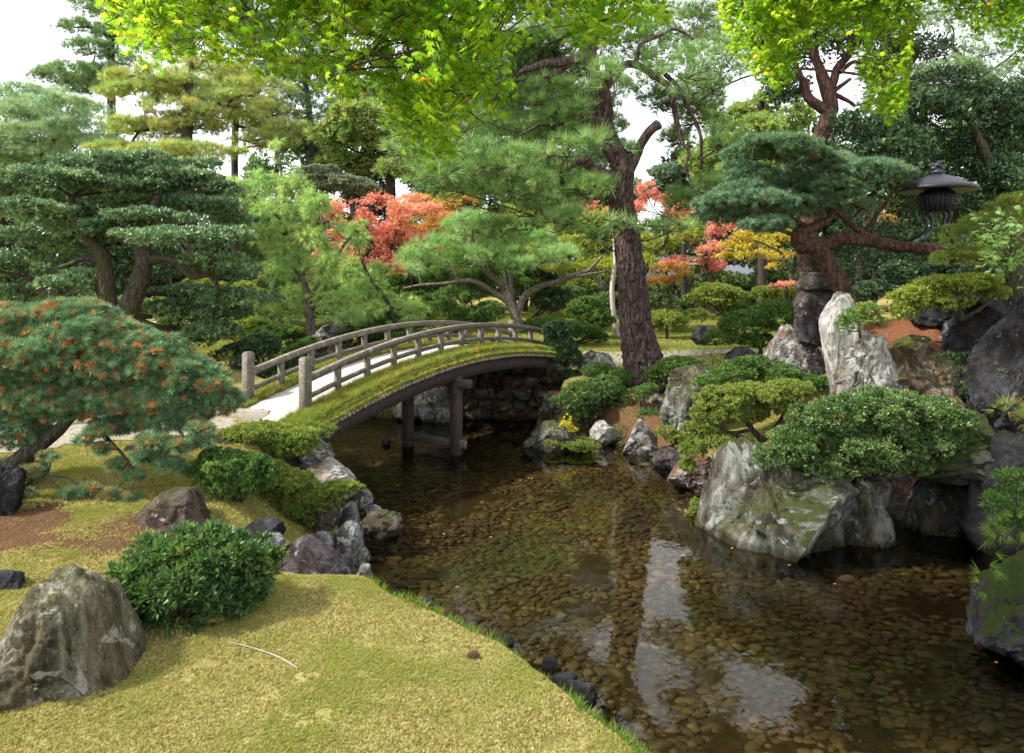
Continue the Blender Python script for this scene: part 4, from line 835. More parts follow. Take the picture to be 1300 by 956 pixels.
shrub('little green shrub on the needle covered slope left of the square shouldered rock', 12.3, [(812, 500, 14, 7), (822, 494, 12, 6)], .045, M_gg, SPRIG, seed=28, cov=.9)
shrub('small green ground plant between the flat bluish stone and the pale shrub', 10.9, [(862, 556, 18, 7), (845, 548, 12, 6)], .045, M_yg, SPRIG, seed=29, cov=.8)
G2 = 'rounded garden shrubs beyond the far bank'
def gs(label, Y, B, mat=M_gg, size=.07, **k):
    k.setdefault('sub', 12); k.setdefault('subsc', .22); k.setdefault('cov', 1.0); shrub(label, Y, B, size, mat, SPRIG, group=G2, **k)
gs('open bluish green shrub between the bridge and the pale thin trunk', 19, [(748, 400, 26, 18), (730, 395, 16, 16), (765, 408, 18, 14), (745, 385, 18, 10)], M_gg, seed=30, cov=.8)
gs('lime green dome shrub on a short stem right of the big pine', 19, [(846, 405, 24, 14), (832, 410, 14, 12), (862, 408, 14, 12)], M_yg, seed=31, trunk=[[(848, 440, 4), (847, 425, 3.4), (846, 412, 2.5)]])
gs('umbrella shaped lime green shrub on several bare stems', 18.5, [(910, 370, 30, 12), (888, 378, 18, 7), (932, 376, 20, 8), (912, 382, 34, 6)], M_yg, seed=32, trunk=[[(921, 404, 4), (916, 392, 3), (900, 378, 2)], [(921, 404, 4), (925, 390, 3), (930, 376, 2)], [(919, 402, 3), (908, 390, 2.5), (890, 380, 2)]])
gs('large dark green shrub mound left of the crested white rock', 14.5, [(945, 412, 40, 20), (985, 400, 40, 24), (1010, 420, 24, 18), (915, 428, 26, 12), (960, 432, 30, 10)], M_gg, .055, seed=33, sub=6)
gs('pale green flat topped shrub beside the dark standing slab', 17, [(978, 374, 28, 12), (1000, 378, 22, 14)], M_yg, seed=34)
gs('low dark hedge like shrub behind the far bridge rail', 17.5, [(700, 412, 34, 10), (735, 420, 30, 12), (665, 415, 24, 8), (760, 428, 14, 8)], M_gg, seed=35)
gs('rounded moss green shrub on the lawn beyond the path', 21, [(885, 400, 18, 10), (868, 424, 24, 7)], M_yg, seed=36)
gs('clipped bright shrub behind the bridge handrail', 17, [(560, 395, 36, 20), (600, 402, 34, 16), (530, 385, 26, 18), (575, 378, 30, 16), (620, 395, 26, 16)], leafmat('fresh_leaf', [(0, (.12, .2, .06)), (1, (.22, .33, .10))], (.06, .13, .04), .35), seed=37)
gs('broad leaved green shrub left of the branching light pine', 21, [(590, 365, 40, 24), (545, 355, 34, 24), (640, 360, 34, 22), (610, 340, 36, 18)], M_gg, .085, seed=38)
gs('glossy camellia like shrub behind the branching light pine', 23, [(700, 380, 28, 20), (680, 350, 30, 24), (650, 345, 24, 20)], M_dk, .09, seed=39)
gs('dark shrub below the far left rail of the bridge', 13.4, [(330, 440, 30, 20), (300, 455, 30, 22), (285, 480, 30, 20), (350, 470, 26, 20), (395, 460, 26, 14)], M_dk, .06, seed=40)
gs('green undergrowth shrub behind the arch of the bridge', 15.6, [(400, 440, 44, 16), (450, 430, 40, 18), (500, 425, 40, 14), (350, 425, 34, 18), (470, 400, 30, 16)], M_gg, .06, seed=41)
gs('low green shrub beside the stone lantern pedestal', 12.2, [(1085, 375, 26, 12), (1110, 368, 26, 14), (1060, 390, 16, 8)], M_dk, .05, seed=42)
for k, (x, y, rx, ry, lb) in enumerate([(405, 216, 28, 5, 'flat upper cloud pruned shrub tier behind the feathery conifer'), (412, 228, 30, 6, 'second flat tier of cloud pruned shrub behind the feathery conifer'), (445, 232, 34, 8, 'grey green cloud pruned shrub above the red maple')]):
    gs(lb, 22, [(x, y, rx, ry), (x+12, y+8, rx*.9, ry)], leafmat('grey_green_leaf_%d' % k, [(0, (.13, .17, .10)), (1, (.28, .32, .22))], None, .2), .09, seed=43+k, trunk=[[(x, 400, 6), (x+4, 320, 5), (x+3, y+8, 4)]])
gs('tall green shrub thicket behind the layered evergreen trunks', 18, [(40, 385, 50, 26), (100, 390, 50, 22), (160, 392, 40, 20), (-20, 390, 50, 30), (70, 365, 40, 18)], M_wide, .08, seed=71)
gs('yellow green shrub thicket between the layered evergreen and the feathery conifer', 19, [(230, 385, 44, 20), (280, 390, 44, 20), (255, 365, 30, 16), (310, 375, 24, 22)], M_yg, .08, seed=72)
gs('mid green shrub bank behind the feathery conifer trunk', 22, [(340, 385, 40, 22), (390, 385, 40, 20), (430, 370, 30, 26), (370, 360, 30, 18)], M_wide, .09, seed=73)
gs('mossy green shrub bank behind the small drooping conifer', 21, [(470, 375, 40, 20), (510, 370, 30, 26), (440, 392, 40, 14)], M_gg, .09, seed=74)
gs('low clipped shrub row beyond the lawn by the big pine', 26, [(800, 385, 30, 10), (835, 382, 24, 10), (770, 380, 24, 12), (700, 385, 24, 10), (725, 372, 20, 10)], M_wide, .1, seed=75)
gs('loose dark evergreen shrub screening the grey tiled roof', 27.5, [(870, 362, 34, 16), (925, 358, 34, 16), (975, 352, 30, 20), (895, 345, 26, 12), (840, 365, 20, 16), (1000, 365, 26, 18)], M_wide, .12, seed=78, cov=.6)
gs('loose pale green shrub screening the small gatehouse', 27, [(700, 358, 26, 16), (735, 362, 26, 14), (765, 355, 18, 16), (680, 368, 20, 12)], M_yg, .12, seed=79, cov=.6)
gs('dark clipped shrub under the white garden building', 27, [(880, 385, 26, 9), (925, 388, 26, 8), (960, 380, 26, 12), (1000, 384, 20, 14)], M_gg, .1, seed=76)
gs('dark shrub filling the hollow behind the layered juniper', 9.7, [(1240, 350, 30, 20), (1140, 345, 26, 14), (1195, 345, 36, 12), (1280, 360, 40, 20), (1235, 430, 20, 20)], M_dk, .05, seed=77)
gs('dark green low thicket at the foot of the layered evergreen', 14.6, [(205, 425, 40, 16), (160, 420, 34, 16), (250, 430, 34, 14), (225, 405, 30, 12)], M_wide, .06, seed=91)
gs('moss green low thicket behind the far newel post', 16, [(300, 415, 34, 14), (340, 410, 36, 16), (385, 418, 34, 14), (265, 410, 26, 12)], M_yg, .065, seed=92)
gs('green ground thicket behind the far handrail middle', 17.5, [(430, 412, 30, 12), (470, 410, 34, 12), (515, 412, 30, 10)], M_wide, .07, seed=93)
# ---- layered dark evergreen at left
lay = [(165, 212, 108, 15), (60, 226, 66, 14), (-10, 236, 40, 16), (150, 238, 100, 12), (225, 225, 60, 13), (275, 240, 40, 10), (255, 262, 60, 12), (190, 258, 70, 10), (30, 266, 62, 12), (185, 276, 60, 10), (100, 290, 52, 14), (285, 300, 44, 12), (215, 302, 66, 14), (20, 300, 54, 12), (300, 282, 30, 8), (150, 305, 40, 9), (-20, 330, 50, 18), (30, 345, 46, 14), (75, 362, 36, 12), (300, 345, 36, 10), (275, 330, 44, 10), (300, 380, 54, 13), (240, 372, 46, 12), (280, 398, 46, 12), (215, 392, 36, 12), (270, 420, 44, 10), (10, 375, 50, 14), (105, 350, 28, 9), (20, 400, 50, 14)]
r_ = np.random.default_rng(9); lay = [(*b, r_.uniform(-1.0, 1.0), .9) for b in lay]
plant('layered_evergreen_tree', 'dark glossy evergreen trained in flat layered tiers behind the dwarf pine', 'tree', 12.5, lay, .085, M_lay, SPRIG, bark=bk_dark, trunk=[[(160, 400, 30), (168, 380, 24), (180, 350, 22), (182, 325, 20), (176, 300, 15), (190, 275, 11), (200, 250, 8)], [(145, 400, 26), (140, 380, 22), (134, 350, 19), (128, 325, 17), (112, 295, 12), (95, 270, 9), (90, 250, 7)],
      [(180, 335, 13), (200, 328, 12), (222, 335, 11), (240, 348, 9), (262, 352, 7), (276, 368, 5)], [(132, 335, 9), (112, 330, 8), (95, 335, 6), (75, 340, 5)], [(182, 315, 9), (205, 300, 7), (235, 285, 5)], [(80, 380, 12), (55, 365, 9), (30, 350, 6)], [(176, 300, 8), (150, 285, 6), (120, 275, 5)]],
      seed=50, cov=.8, inner=.5, lump=.3, bottom=.2, sub=9, subsc=.2, flat=1.7, partname='crown', stem='trunk', uw=.5, rw=.8, nw=.5, r0=.05, twigs=5, segs=16, trough=.2)
# ---- dwarf pine in front left
dwb = [(110, 442, 105, 58), (30, 450, 80, 66), (180, 460, 80, 46), (235, 485, 60, 38), (280, 508, 36, 22), (60, 505, 70, 26), (140, 505, 80, 22), (20, 545, 46, 30), (215, 530, 52, 20), (150, 540, 40, 12), (240, 520, 40, 22), (10, 600, 44, 20), (-20, 500, 50, 40), (90, 400, 60, 24), (10, 410, 60, 30), (200, 505, 60, 26), (90, 520, 50, 16)]
tw = [(150, 590, 16, 8), (190, 578, 22, 10), (215, 590, 20, 8), (170, 605, 14, 8), (110, 622, 16, 7), (140, 628, 14, 7), (165, 635, 14, 9), (195, 560, 24, 9), (230, 565, 24, 9), (255, 560, 20, 7), (130, 570, 12, 7), (40, 600, 14, 8), (60, 580, 12, 6), (90, 625, 12, 6), (20, 630, 22, 8), (125, 548, 18, 8), (105, 560, 12, 5), (255, 545, 18, 8)]
plant('dwarf_pine', 'dense blue green dwarf pine with orange tipped tufts at left', 'pine tree', 6.9, [(*b, 0, .75) for b in dwb]+[(*b, -.3, .8) for b in tw], .066, M_dw, POM, bark=bk_dark, trunk=[[(-20, 625, 30), (25, 585, 24), (55, 560, 20), (75, 545, 17), (100, 520, 13), (130, 512, 10), (175, 505, 7)], [(100, 518, 8), (118, 530, 7), (126, 545, 6), (150, 540, 5), (200, 520, 4)], [(60, 555, 10), (20, 530, 8), (-10, 505, 6)], [(126, 545, 5), (150, 575, 4, -.3), (170, 600, 3, -.3)], [(200, 520, 5), (230, 555, 4, -.3), (190, 578, 3, -.3)], [(-10, 640, 10), (30, 610, 7, -.3), (60, 600, 4, -.3)]],
      seed=51, cov=1.75, inner=.6, lump=.3, bottom=.5, sub=14, subsc=.18, flat=1.1, partname='crown', stem='trunk', nw=.9, rw=.5, uw=.5, r0=.025, twigs=5, svar=.25, base=(-4.9, 6.9, gz1(-4.9, 6.9)))
# ---- feathery light conifer
fe = [(352, 195, 12, 22), (362, 215, 14, 20), (335, 232, 26, 18), (300, 240, 14, 12), (318, 255, 18, 12), (375, 240, 26, 20), (400, 262, 26, 20), (350, 270, 28, 22), (310, 285, 16, 12), (335, 300, 22, 16), (395, 300, 28, 22), (365, 325, 30, 20), (425, 285, 18, 14), (345, 350, 26, 18), (405, 340, 30, 20), (380, 375, 30, 18), (330, 385, 26, 14), (420, 380, 26, 16), (440, 400, 20, 12), (360, 400, 30, 12), (290, 228, 8, 8), (415, 320, 18, 12)]
plant('feathery_conifer', 'light yellow green conifer with drooping feathery plumes behind the bridge', 'conifer', 14.5, [(*b, r_.uniform(-.5, .5)) for b in fe], .20, M_fea, FINE, bark=bk_grey, trunk=[[(395, 425, 12), (392, 390, 10), (385, 350, 8), (372, 310, 6), (362, 260, 5), (355, 200, 3)], [(390, 380, 6), (420, 340, 5), (445, 300, 3)], [(388, 360, 5), (355, 320, 4), (322, 280, 3)], [(395, 415, 6), (360, 405, 5), (330, 400, 3)]], seed=52, cov=1.9, inner=.35, lump=.35, bottom=.7, sub=3, subsc=.45, partname='crown', stem='trunk', nw=.5, rw=.45, uw=-.35, hole=-.3, hf=2.4, r0=.03, twigs=5)
fe2 = [(450, 310, 18, 20), (445, 345, 22, 20), (470, 360, 26, 18), (500, 385, 30, 16), (440, 380, 24, 16), (520, 395, 24, 10), (465, 395, 30, 12), (455, 290, 12, 12), (482, 340, 14, 10)]
plant('feathery_conifer', 'small drooping yellow green conifer leaning over the bridge handrail', 'conifer', 15.5, [(*b, r_.uniform(-.4, .4)) for b in fe2], .20, M_fea, FINE, bark=bk_dark, trunk=[[(508, 430, 8), (500, 405, 6), (490, 380, 5), (468, 350, 4), (452, 310, 3)], [(500, 405, 5), (480, 395, 4), (455, 392, 3)]], seed=53, cov=1.9, inner=.35, lump=.35, bottom=.7, sub=3, subsc=.45, partname='crown', stem='trunk', nw=.5, rw=.45, uw=-.35, hole=-.3, hf=2.4, r0=.025, twigs=5)
# ---- central light pine with spreading limbs
ce = [(600, 295, 50, 22), (560, 315, 40, 22), (530, 330, 26, 18), (640, 300, 50, 26), (680, 310, 44, 26), (620, 325, 44, 18), (575, 335, 40, 12), (520, 345, 14, 12), (660, 335, 36, 14), (710, 325, 30, 16), (600, 280, 30, 12)]
plant('spreading_pine', 'light green spreading pine with fan of bare limbs beside the bridge end', 'pine tree', 17, [(*b, r_.uniform(-.7, .7)) for b in ce], .26, M_pinel, LONG, bark=bk_grey, trunk=[[(657, 420, 16), (656, 405, 13), (648, 385, 11), (628, 372, 8), (600, 357, 7), (565, 360, 5), (535, 362, 4), (512, 366, 2.5)], [(656, 402, 10), (645, 375, 8), (632, 355, 6), (612, 340, 4)], [(655, 398, 9), (642, 365, 7), (640, 345, 5)], [(658, 395, 9), (668, 375, 8), (690, 368, 7), (715, 355, 6), (745, 342, 5), (765, 325, 3)], [(650, 390, 6), (625, 350, 5), (590, 335, 3)], [(650, 380, 7), (648, 350, 5), (652, 325, 3)], [(715, 355, 4), (750, 348, 3), (775, 342, 2)]],
      seed=54, cov=1.2, inner=.3, lump=.3, bottom=.4, sub=4, subsc=.4, partname='crown', stem='trunk', nw=.5, rw=.5, uw=.35, r0=.03, twigs=6, segs=12, cap=110000, hole=-.3, hf=2.2, tk={'k': .8})
# ---- the big pine
bp = [(620, 120, 60, 26), (690, 120, 50, 24), (640, 70, 60, 26), (700, 55, 50, 26), (600, 170, 60, 30), (660, 175, 56, 28), (715, 165, 44, 26), (560, 200, 40, 22), (620, 220, 60, 24), (690, 215, 50, 24), (640, 255, 46, 18), (700, 260, 50, 20), (740, 240, 34, 18), (590, 235, 40, 18), (740, 120, 30, 22), (760, 60, 40, 30), (820, 60, 50, 30), (870, 90, 40, 34), (900, 140, 30, 26), (870, 30, 50, 30), (930, 70, 36, 40), (880, 150, 30, 20), (730, 20, 60, 26), (800, 190, 10, 10), (770, 95, 24, 20), (835, 130, 26, 16), (640, 20, 50, 24), (545, 160, 30, 24), (760, 180, 20, 16), (870, 260, 24, 18), (900, 240, 20, 20), (790, 285, 18, 10), (920, 180, 26, 22), (510, 190, 26, 20), (500, 160, 20, 18), (760, 300, 34, 10), (850, 290, 30, 12)]
bp += [(680, -50, 60, 34), (560, -30, 70, 36), (480, 30, 60, 30), (920, -40, 60, 36), (600, -110, 80, 40), (930, -120, 60, 40), (500, -90, 70, 40), (1000, -60, 60, 40), (450, -170, 80, 50), (700, -210, 70, 30), (980, -190, 70, 40)]
bp += [(860, 175, 26, 20), (840, 75, 34, 18), (905, 110, 24, 20), (820, 118, 18, 12), (730, 90, 26, 16), (690, 85, 44, 18), (745, 145, 26, 16), (700, 140, 40, 18), (660, 60, 44, 20), (835, 95, 34, 18), (870, 130, 24, 14), (600, 200, 60, 26), (560, 230, 50, 24), (660, 240, 50, 22), (620, 100, 60, 26), (520, 130, 50, 26), (720, 190, 30, 24), (720, 280, 40, 16), (640, 290, 40, 14)]
bpx = [(b[0], b[1], b[2]*1.12, b[3]*1.12, r_.uniform(-1.3, 1.3)) for b in bp]
plant('big_pine', 'tall old pine with plated leaning trunk and long needles by the far bank', 'pine tree', 13.4, bpx, .27, M_pine, LONG, bark=bk_pine,
      trunk=[[(826, 500, 70), (819, 470, 56), (812, 440, 46), (806, 400, 39), (803, 360, 36), (799, 325, 35), (796, 300, 33), (790, 265, 31), (788, 235, 31), (790, 210, 28), (776, 185, 25), (767, 160, 24), (766, 130, 23), (755, 100, 19), (748, 72, 18), (755, 30, 16), (770, -40, 15), (765, -140, 12), (775, -230, 8)],
             [(790, 222, 24), (803, 205, 15), (812, 185, 12), (825, 168, 12), (836, 158, 13)], [(788, 232, 18), (768, 220, 13), (752, 212, 12), (738, 205, 15), (730, 208, 9)], [(750, 76, 18), (728, 74, 15), (705, 78, 12), (680, 90, 9), (660, 100, 6), (640, 108, 4)],
             [(768, 112, 12), (785, 92, 11), (805, 85, 10), (825, 95, 9), (845, 115, 8), (858, 150, 7), (872, 200, 4), (880, 240, 3)], [(830, 98, 6), (848, 90, 7), (858, 108, 6), (880, 160, 5), (885, 210, 4), (890, 250, 2)], [(805, 85, 6), (815, 55, 5), (850, 40, 4), (880, 50, 3)], [(728, 76, 9), (700, 100, 7), (670, 135, 4)], [(766, 135, 9), (735, 150, 7), (700, 155, 5), (660, 170, 3)], [(770, 165, 8), (740, 170, 6), (700, 200, 4), (650, 215, 3)], [(738, 206, 6), (705, 225, 5), (690, 255, 4), (680, 275, 3)],
             [(770, -40, 12), (700, -60, 9), (620, -90, 6), (520, -100, 4)], [(765, -30, 12), (840, -60, 9), (930, -90, 6), (990, -120, 4)], [(755, 30, 9), (690, 10, 7), (600, -10, 5), (500, 10, 3)], [(822, 480, 30), (800, 497, 18), (780, 506, 9)], [(830, 485, 30), (850, 500, 16), (866, 506, 8)], [(822, 490, 30, -.2), (818, 512, 16, -.4), (812, 524, 7, -.6)]],
      seed=55, cov=1.25, inner=.15, lump=.35, bottom=.6, sub=3, subsc=.45, partname='crown', stem='trunk', nw=.35, rw=.5, uw=.35, r0=.03, twigs=13, segs=72, plates=.22, trough=.08, step=.03, cap=260000, hole=-.4, hf=1.4, tk={'k': .7, 'tw': .008})
# ---- right: low twisted blue pine
rb = [(985, 185, 60, 16), (950, 195, 40, 14), (1010, 195, 50, 16), (1050, 210, 60, 16), (1110, 215, 46, 14), (1145, 222, 24, 10), (960, 225, 40, 16), (1000, 230, 50, 18), (920, 255, 40, 12), (960, 255, 50, 16), (1010, 260, 50, 16), (1060, 240, 50, 14), (920, 275, 34, 14), (970, 285, 40, 12), (900, 262, 22, 10), (1040, 262, 40, 12), (1095, 262, 16, 8), (940, 212, 26, 12), (945, 240, 40, 14)]
plant('twisted_pine', 'low blue green pine with red twisted trunk reaching right over the rocks', 'pine tree', 10.2, [(*b, r_.uniform(-.5, .5)) for b in rb], .085, M_dw2, POM, bark=bk_red, trunk=[[(1072, 372, 24), (1058, 350, 22), (1048, 330, 22), (1036, 312, 22), (1018, 312, 24), (1014, 298, 20), (1030, 290, 13), (1052, 278, 9), (1062, 262, 7)], [(1038, 312, 20), (1070, 308, 17), (1110, 306, 15), (1150, 309, 15), (1185, 312, 13), (1198, 311, 11)], [(1110, 306, 10), (1085, 285, 8), (1065, 265, 6), (1045, 245, 4)], [(1030, 290, 8), (1000, 280, 6), (970, 275, 4), (930, 282, 3)], [(1016, 300, 6), (985, 292, 5), (950, 290, 3)]],
      seed=56, cov=.95, inner=.5, lump=.3, bottom=.35, sub=14, subsc=.2, flat=1.2, partname='crown', stem='trunk', nw=.8, rw=.5, uw=.4, r0=.03, twigs=6, segs=20, trough=.25)
# ---- right: bare brown upright tree behind, dark evergreens
cr = [(1010, 60, 60, 34), (1080, 40, 60, 34), (1140, 70, 34, 26), (1000, 110, 40, 24), (1070, 0, 70, 36), (1100, 170, 40, 12), (990, 20, 60, 30), (1180, 60, 40, 22), (1200, 100, 40, 16)]
plant('red_trunk_tree', 'tall tree with crooked reddish brown trunk behind the blue green pine', 'tree', 13.8, [(*b, r_.uniform(-.8, .8)) for b in cr], .085, M_dk, LEAF, bark=bk_red, trunk=[[(1020, 420, 22), (1026, 300, 22), (1034, 220, 22), (1038, 185, 21), (1045, 165, 19), (1052, 145, 18), (1054, 130, 18), (1045, 100, 15), (1040, 85, 12), (1030, 60, 10), (1030, 20, 8)], [(1048, 140, 15), (1030, 125, 12), (1025, 105, 11), (1018, 95, 8), (1005, 70, 6)], [(1053, 115, 12), (1068, 90, 10), (1078, 72, 9), (1085, 50, 8), (1092, 20, 6)], [(1066, 92, 6), (1085, 78, 5), (1100, 88, 4)], [(1054, 120, 6), (1070, 108, 5), (1080, 100, 4)], [(1060, 120, 6), (1075, 128, 5), (1085, 135, 4)]],
      seed=57, cov=.55, inner=.1, lump=.4, bottom=.8, sub=3, subsc=.4, partname='crown', stem='trunk', r0=.04, twigs=8, segs=18, trough=.22)
dk = [(1200, 150, 70, 40), (1270, 170, 60, 50), (1130, 190, 60, 36), (1220, 210, 70, 40), (1290, 230, 60, 40), (1100, 160, 50, 30), (1160, 130, 50, 24), (1250, 130, 60, 30), (1180, 250, 60, 34), (1110, 240, 50, 34), (1260, 270, 60, 34), (1330, 130, 70, 60), (1340, 240, 60, 70)]
plant('dark_evergreen_tree', 'dense dark glossy evergreen tree behind the black iron lantern', 'tree', 13.2, [(*b, r_.uniform(-.5, .8)) for b in dk], .09, M_dk, SPRIG5, bark=bk_dark, trunk=[[(1300, 400, 22), (1290, 300, 18), (1262, 220, 13), (1230, 150, 8)], [(1288, 290, 10), (1310, 240, 8), (1330, 190, 6)], [(1285, 290, 8), (1220, 250, 6), (1150, 220, 4)]], seed=58, cov=.75, inner=.4, lump=.35, bottom=.6, sub=8, subsc=.25, partname='crown', stem='trunk', r0=.05, hole=-.42, hf=2.2)
dk2 = [(1075, 330, 50, 30), (1130, 340, 40, 24), (1180, 330, 40, 26), (1100, 290, 50, 24), (1020, 330, 30, 24)]
plant('dark_evergreen_tree', 'shadowy small evergreen between the stone pedestal and the lantern', 'tree', 14.2, dk2, .08, M_dk, LEAF, seed=59, cov=.4, inner=.1, bottom=.8, sub=3, partname='crown', stem='trunk', bark=bk_dark, hole=-.2)
# ---------------------------------------------------------------- autumn maples in the middle distance
def tree(name, label, cat, Y, B, size, mat, T, trunk, **k):
    k.setdefault('partname', 'crown'); k.setdefault('stem', 'trunk'); k.setdefault('lump', .35); k.setdefault('inner', .25); k.setdefault('bottom', .7); k.setdefault('sub', 4)
    rr = np.random.default_rng(k.get('seed', 1)+500); gr = k.pop('grow', 1.0); B = [(b[0], b[1], b[2]*gr, b[3]*gr, rr.uniform(-.8, .8)) if len(b) == 4 else b for b in B]
    return plant(name, label, cat, Y, B, size, mat, T, trunk=trunk, **k)
MG = 'autumn maples beyond the pond'
MK = dict(cov=.62, nw=.2, rw=.6, uw=-.05, r0=.035, twigs=6, group=MG, hole=-.08, hf=2.2, sub=12, subsc=.26, flat=.8, grow=1.12)
tree('maple_tree', 'pink and red maple left of the branching light pine', 'maple tree', 20, [(540, 268, 30, 14), (420, 270, 24, 16), (520, 300, 30, 14), (440, 265, 26, 20), (475, 258, 36, 18), (460, 285, 40, 20), (500, 275, 30, 20), (490, 300, 34, 18), (440, 295, 26, 18), (520, 255, 20, 14), (430, 320, 26, 16), (475, 325, 30, 16), (500, 340, 24, 12)], .10, M_mr, STAR, [[(478, 400, 8), (480, 360, 7), (474, 320, 6), (465, 285, 4)], [(480, 350, 5), (500, 310, 4), (512, 280, 3)], [(477, 330, 4), (450, 300, 3)]], seed=60, **MK)
tree('maple_tree', 'orange tinged maple between the pink maple and the big pine', 'maple tree', 22, [(540, 262, 34, 18), (575, 255, 34, 16), (555, 285, 40, 18), (590, 290, 34, 20), (520, 300, 30, 18), (545, 320, 40, 16), (600, 320, 34, 16), (560, 345, 40, 12), (520, 350, 30, 12)], .11, M_mo, STAR, [[(570, 420, 8), (572, 370, 7), (566, 320, 5), (560, 285, 3)], [(570, 350, 5), (595, 320, 4), (605, 290, 3)]], seed=61, **MK)
tree('maple_tree', 'yellow green maple spreading behind the big pine trunk', 'maple tree', 21, [(700, 290, 44, 16), (740, 310, 44, 16), (770, 275, 34, 18), (680, 320, 40, 14), (760, 335, 40, 14), (720, 340, 40, 10), (640, 275, 40, 18), (660, 300, 34, 16), (840, 285, 34, 16), (830, 310, 40, 16), (870, 300, 26, 14), (800, 330, 40, 14)], .11, M_mg, STAR, [[(800, 420, 8), (798, 370, 7), (780, 330, 5), (750, 305, 4), (700, 290, 3)], [(800, 370, 5), (830, 330, 4), (850, 300, 3)]], seed=62, **MK)
tree('maple_tree', 'coral red maple seen right of the big pine trunk', 'maple tree', 25, [(800, 262, 24, 12), (845, 300, 24, 12), (830, 255, 26, 14), (860, 268, 24, 14), (880, 300, 26, 14), (900, 315, 26, 14), (915, 290, 24, 14), (860, 335, 30, 12), (900, 335, 26, 12), (940, 310, 20, 12), (745, 265, 30, 14), (820, 240, 20, 12)], .11, M_mr, STAR, [[(905, 400, 6), (903, 360, 5), (890, 320, 4), (870, 290, 3)]], seed=63, **MK)
tree('maple_tree', 'small orange maple with pale forked trunk on the lawn', 'maple tree', 22, [(835, 342, 20, 10), (862, 340, 20, 10), (845, 356, 24, 8), (870, 350, 14, 8)], .10, M_mo, STAR, [[(852, 392, 5), (851, 372, 4.5), (849, 355, 3), (844, 342, 2)], [(851, 365, 3), (860, 350, 2)]], seed=64, **MK)
tree('maple_tree', 'golden yellow maple beneath the twisted blue pine', 'maple tree', 18, [(955, 300, 28, 10), (935, 312, 26, 9), (975, 310, 26, 10), (990, 325, 20, 12), (960, 325, 30, 9), (1000, 300, 18, 10), (925, 325, 18, 6), (985, 340, 18, 8)], .10, M_my, STAR, [[(1005, 385, 5), (1003, 350, 4.5), (996, 325, 3.5), (975, 312, 2.5), (955, 305, 2)], [(1003, 345, 3), (1008, 320, 2)]], seed=65, bark=bk_grey, **MK)
tree('maple_tree', 'little scarlet maple sprig beside the stone lantern pedestal', 'maple tree', 16, [(1000, 360, 14, 5), (988, 362, 10, 4)], .09, M_mr, STAR, [[(1003, 395, 3), (1002, 375, 2), (998, 362, 1.5)]], seed=66, **MK)
tree('maple_tree', 'orange leaved maple glimpsed behind the lantern and blue pine', 'maple tree', 17.5, [(1100, 245, 30, 14), (1130, 258, 24, 12), (1070, 250, 20, 12), (1120, 280, 24, 10)], .10, M_mo, STAR, [[(1110, 400, 6), (1110, 320, 5), (1108, 260, 3)]], seed=67, **MK)
# thin pale trunk
c = W(779, 420, 19.5); tt = thing('thin_tree', 'slender pale bare trunk standing left of the big pine', 'tree', (c[0], 19.5, gz1(c[0], 19.5)))
mesh('trunk', *tube(px_path([(784, 432, 8), (779, 400, 7), (777, 365, 6), (781, 330, 5), (779, 290, 4), (776, 262, 3)], 19.5), 12, .06, .15), plain('pale_trunk', (.42, .36, .34), .9), tt)
# ---------------------------------------------------------------- background pines and broadleaf trees
BG = 'tall pines behind the garden'
BK = dict(cov=1.15, nw=.4, rw=.6, uw=.5, r0=.06, twigs=5, bark=bk_far, sub=16, subsc=.2, flat=.9, group=BG, hf=1.3, hole=-.25, grow=1.22, cap=80000)
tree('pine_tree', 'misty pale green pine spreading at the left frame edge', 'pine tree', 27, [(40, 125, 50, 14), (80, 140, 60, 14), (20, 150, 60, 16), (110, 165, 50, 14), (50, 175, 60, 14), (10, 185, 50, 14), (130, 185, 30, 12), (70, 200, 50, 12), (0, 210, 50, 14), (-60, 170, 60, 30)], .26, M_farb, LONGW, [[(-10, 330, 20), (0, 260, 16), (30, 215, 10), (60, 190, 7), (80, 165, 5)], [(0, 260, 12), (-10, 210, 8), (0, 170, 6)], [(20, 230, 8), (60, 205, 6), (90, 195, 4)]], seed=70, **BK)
tree('pine_tree', 'tallest pine rising into the white sky at upper left', 'pine tree', 31, [(130, 10, 36, 14), (100, 35, 24, 10), (145, 45, 26, 14), (120, 62, 30, 10), (150, 75, 26, 12), (95, 90, 34, 12), (70, 98, 26, 10), (130, 95, 30, 14), (110, 110, 34, 12), (150, 110, 26, 14), (160, -20, 40, 20), (150, -70, 40, 30), (170, 30, 26, 18)], .26, M_farg, LONGW, [[(145, 330, 12), (143, 200, 11), (141, 100, 9), (142, 50, 7), (146, 0, 5), (150, -70, 3)], [(141, 90, 5), (110, 85, 4), (80, 95, 3)], [(142, 50, 5), (120, 35, 4), (95, 35, 2.5)]], seed=71, **BK)
tree('pine_tree', 'golden green tiered pine with dark trunk above the layered evergreen', 'pine tree', 24, [(160, 100, 30, 12), (205, 95, 36, 12), (250, 80, 30, 14), (240, 115, 50, 12), (180, 120, 50, 10), (170, 160, 40, 12), (225, 140, 50, 12), (290, 130, 44, 12), (200, 165, 40, 10), (250, 160, 40, 10), (145, 190, 36, 8), (210, 185, 40, 8), (330, 112, 36, 14), (290, 145, 40, 10), (240, 195, 60, 12), (190, 205, 60, 10)], .25, M_gold, LONGW, [[(240, 330, 16), (238, 230, 15), (237, 170, 14), (240, 120, 10), (243, 80, 6)], [(238, 150, 6), (290, 130, 4), (330, 115, 3)], [(238, 160, 6), (190, 165, 4), (150, 190, 3)], [(240, 110, 6), (205, 100, 4), (165, 98, 3)]], seed=72, **BK)
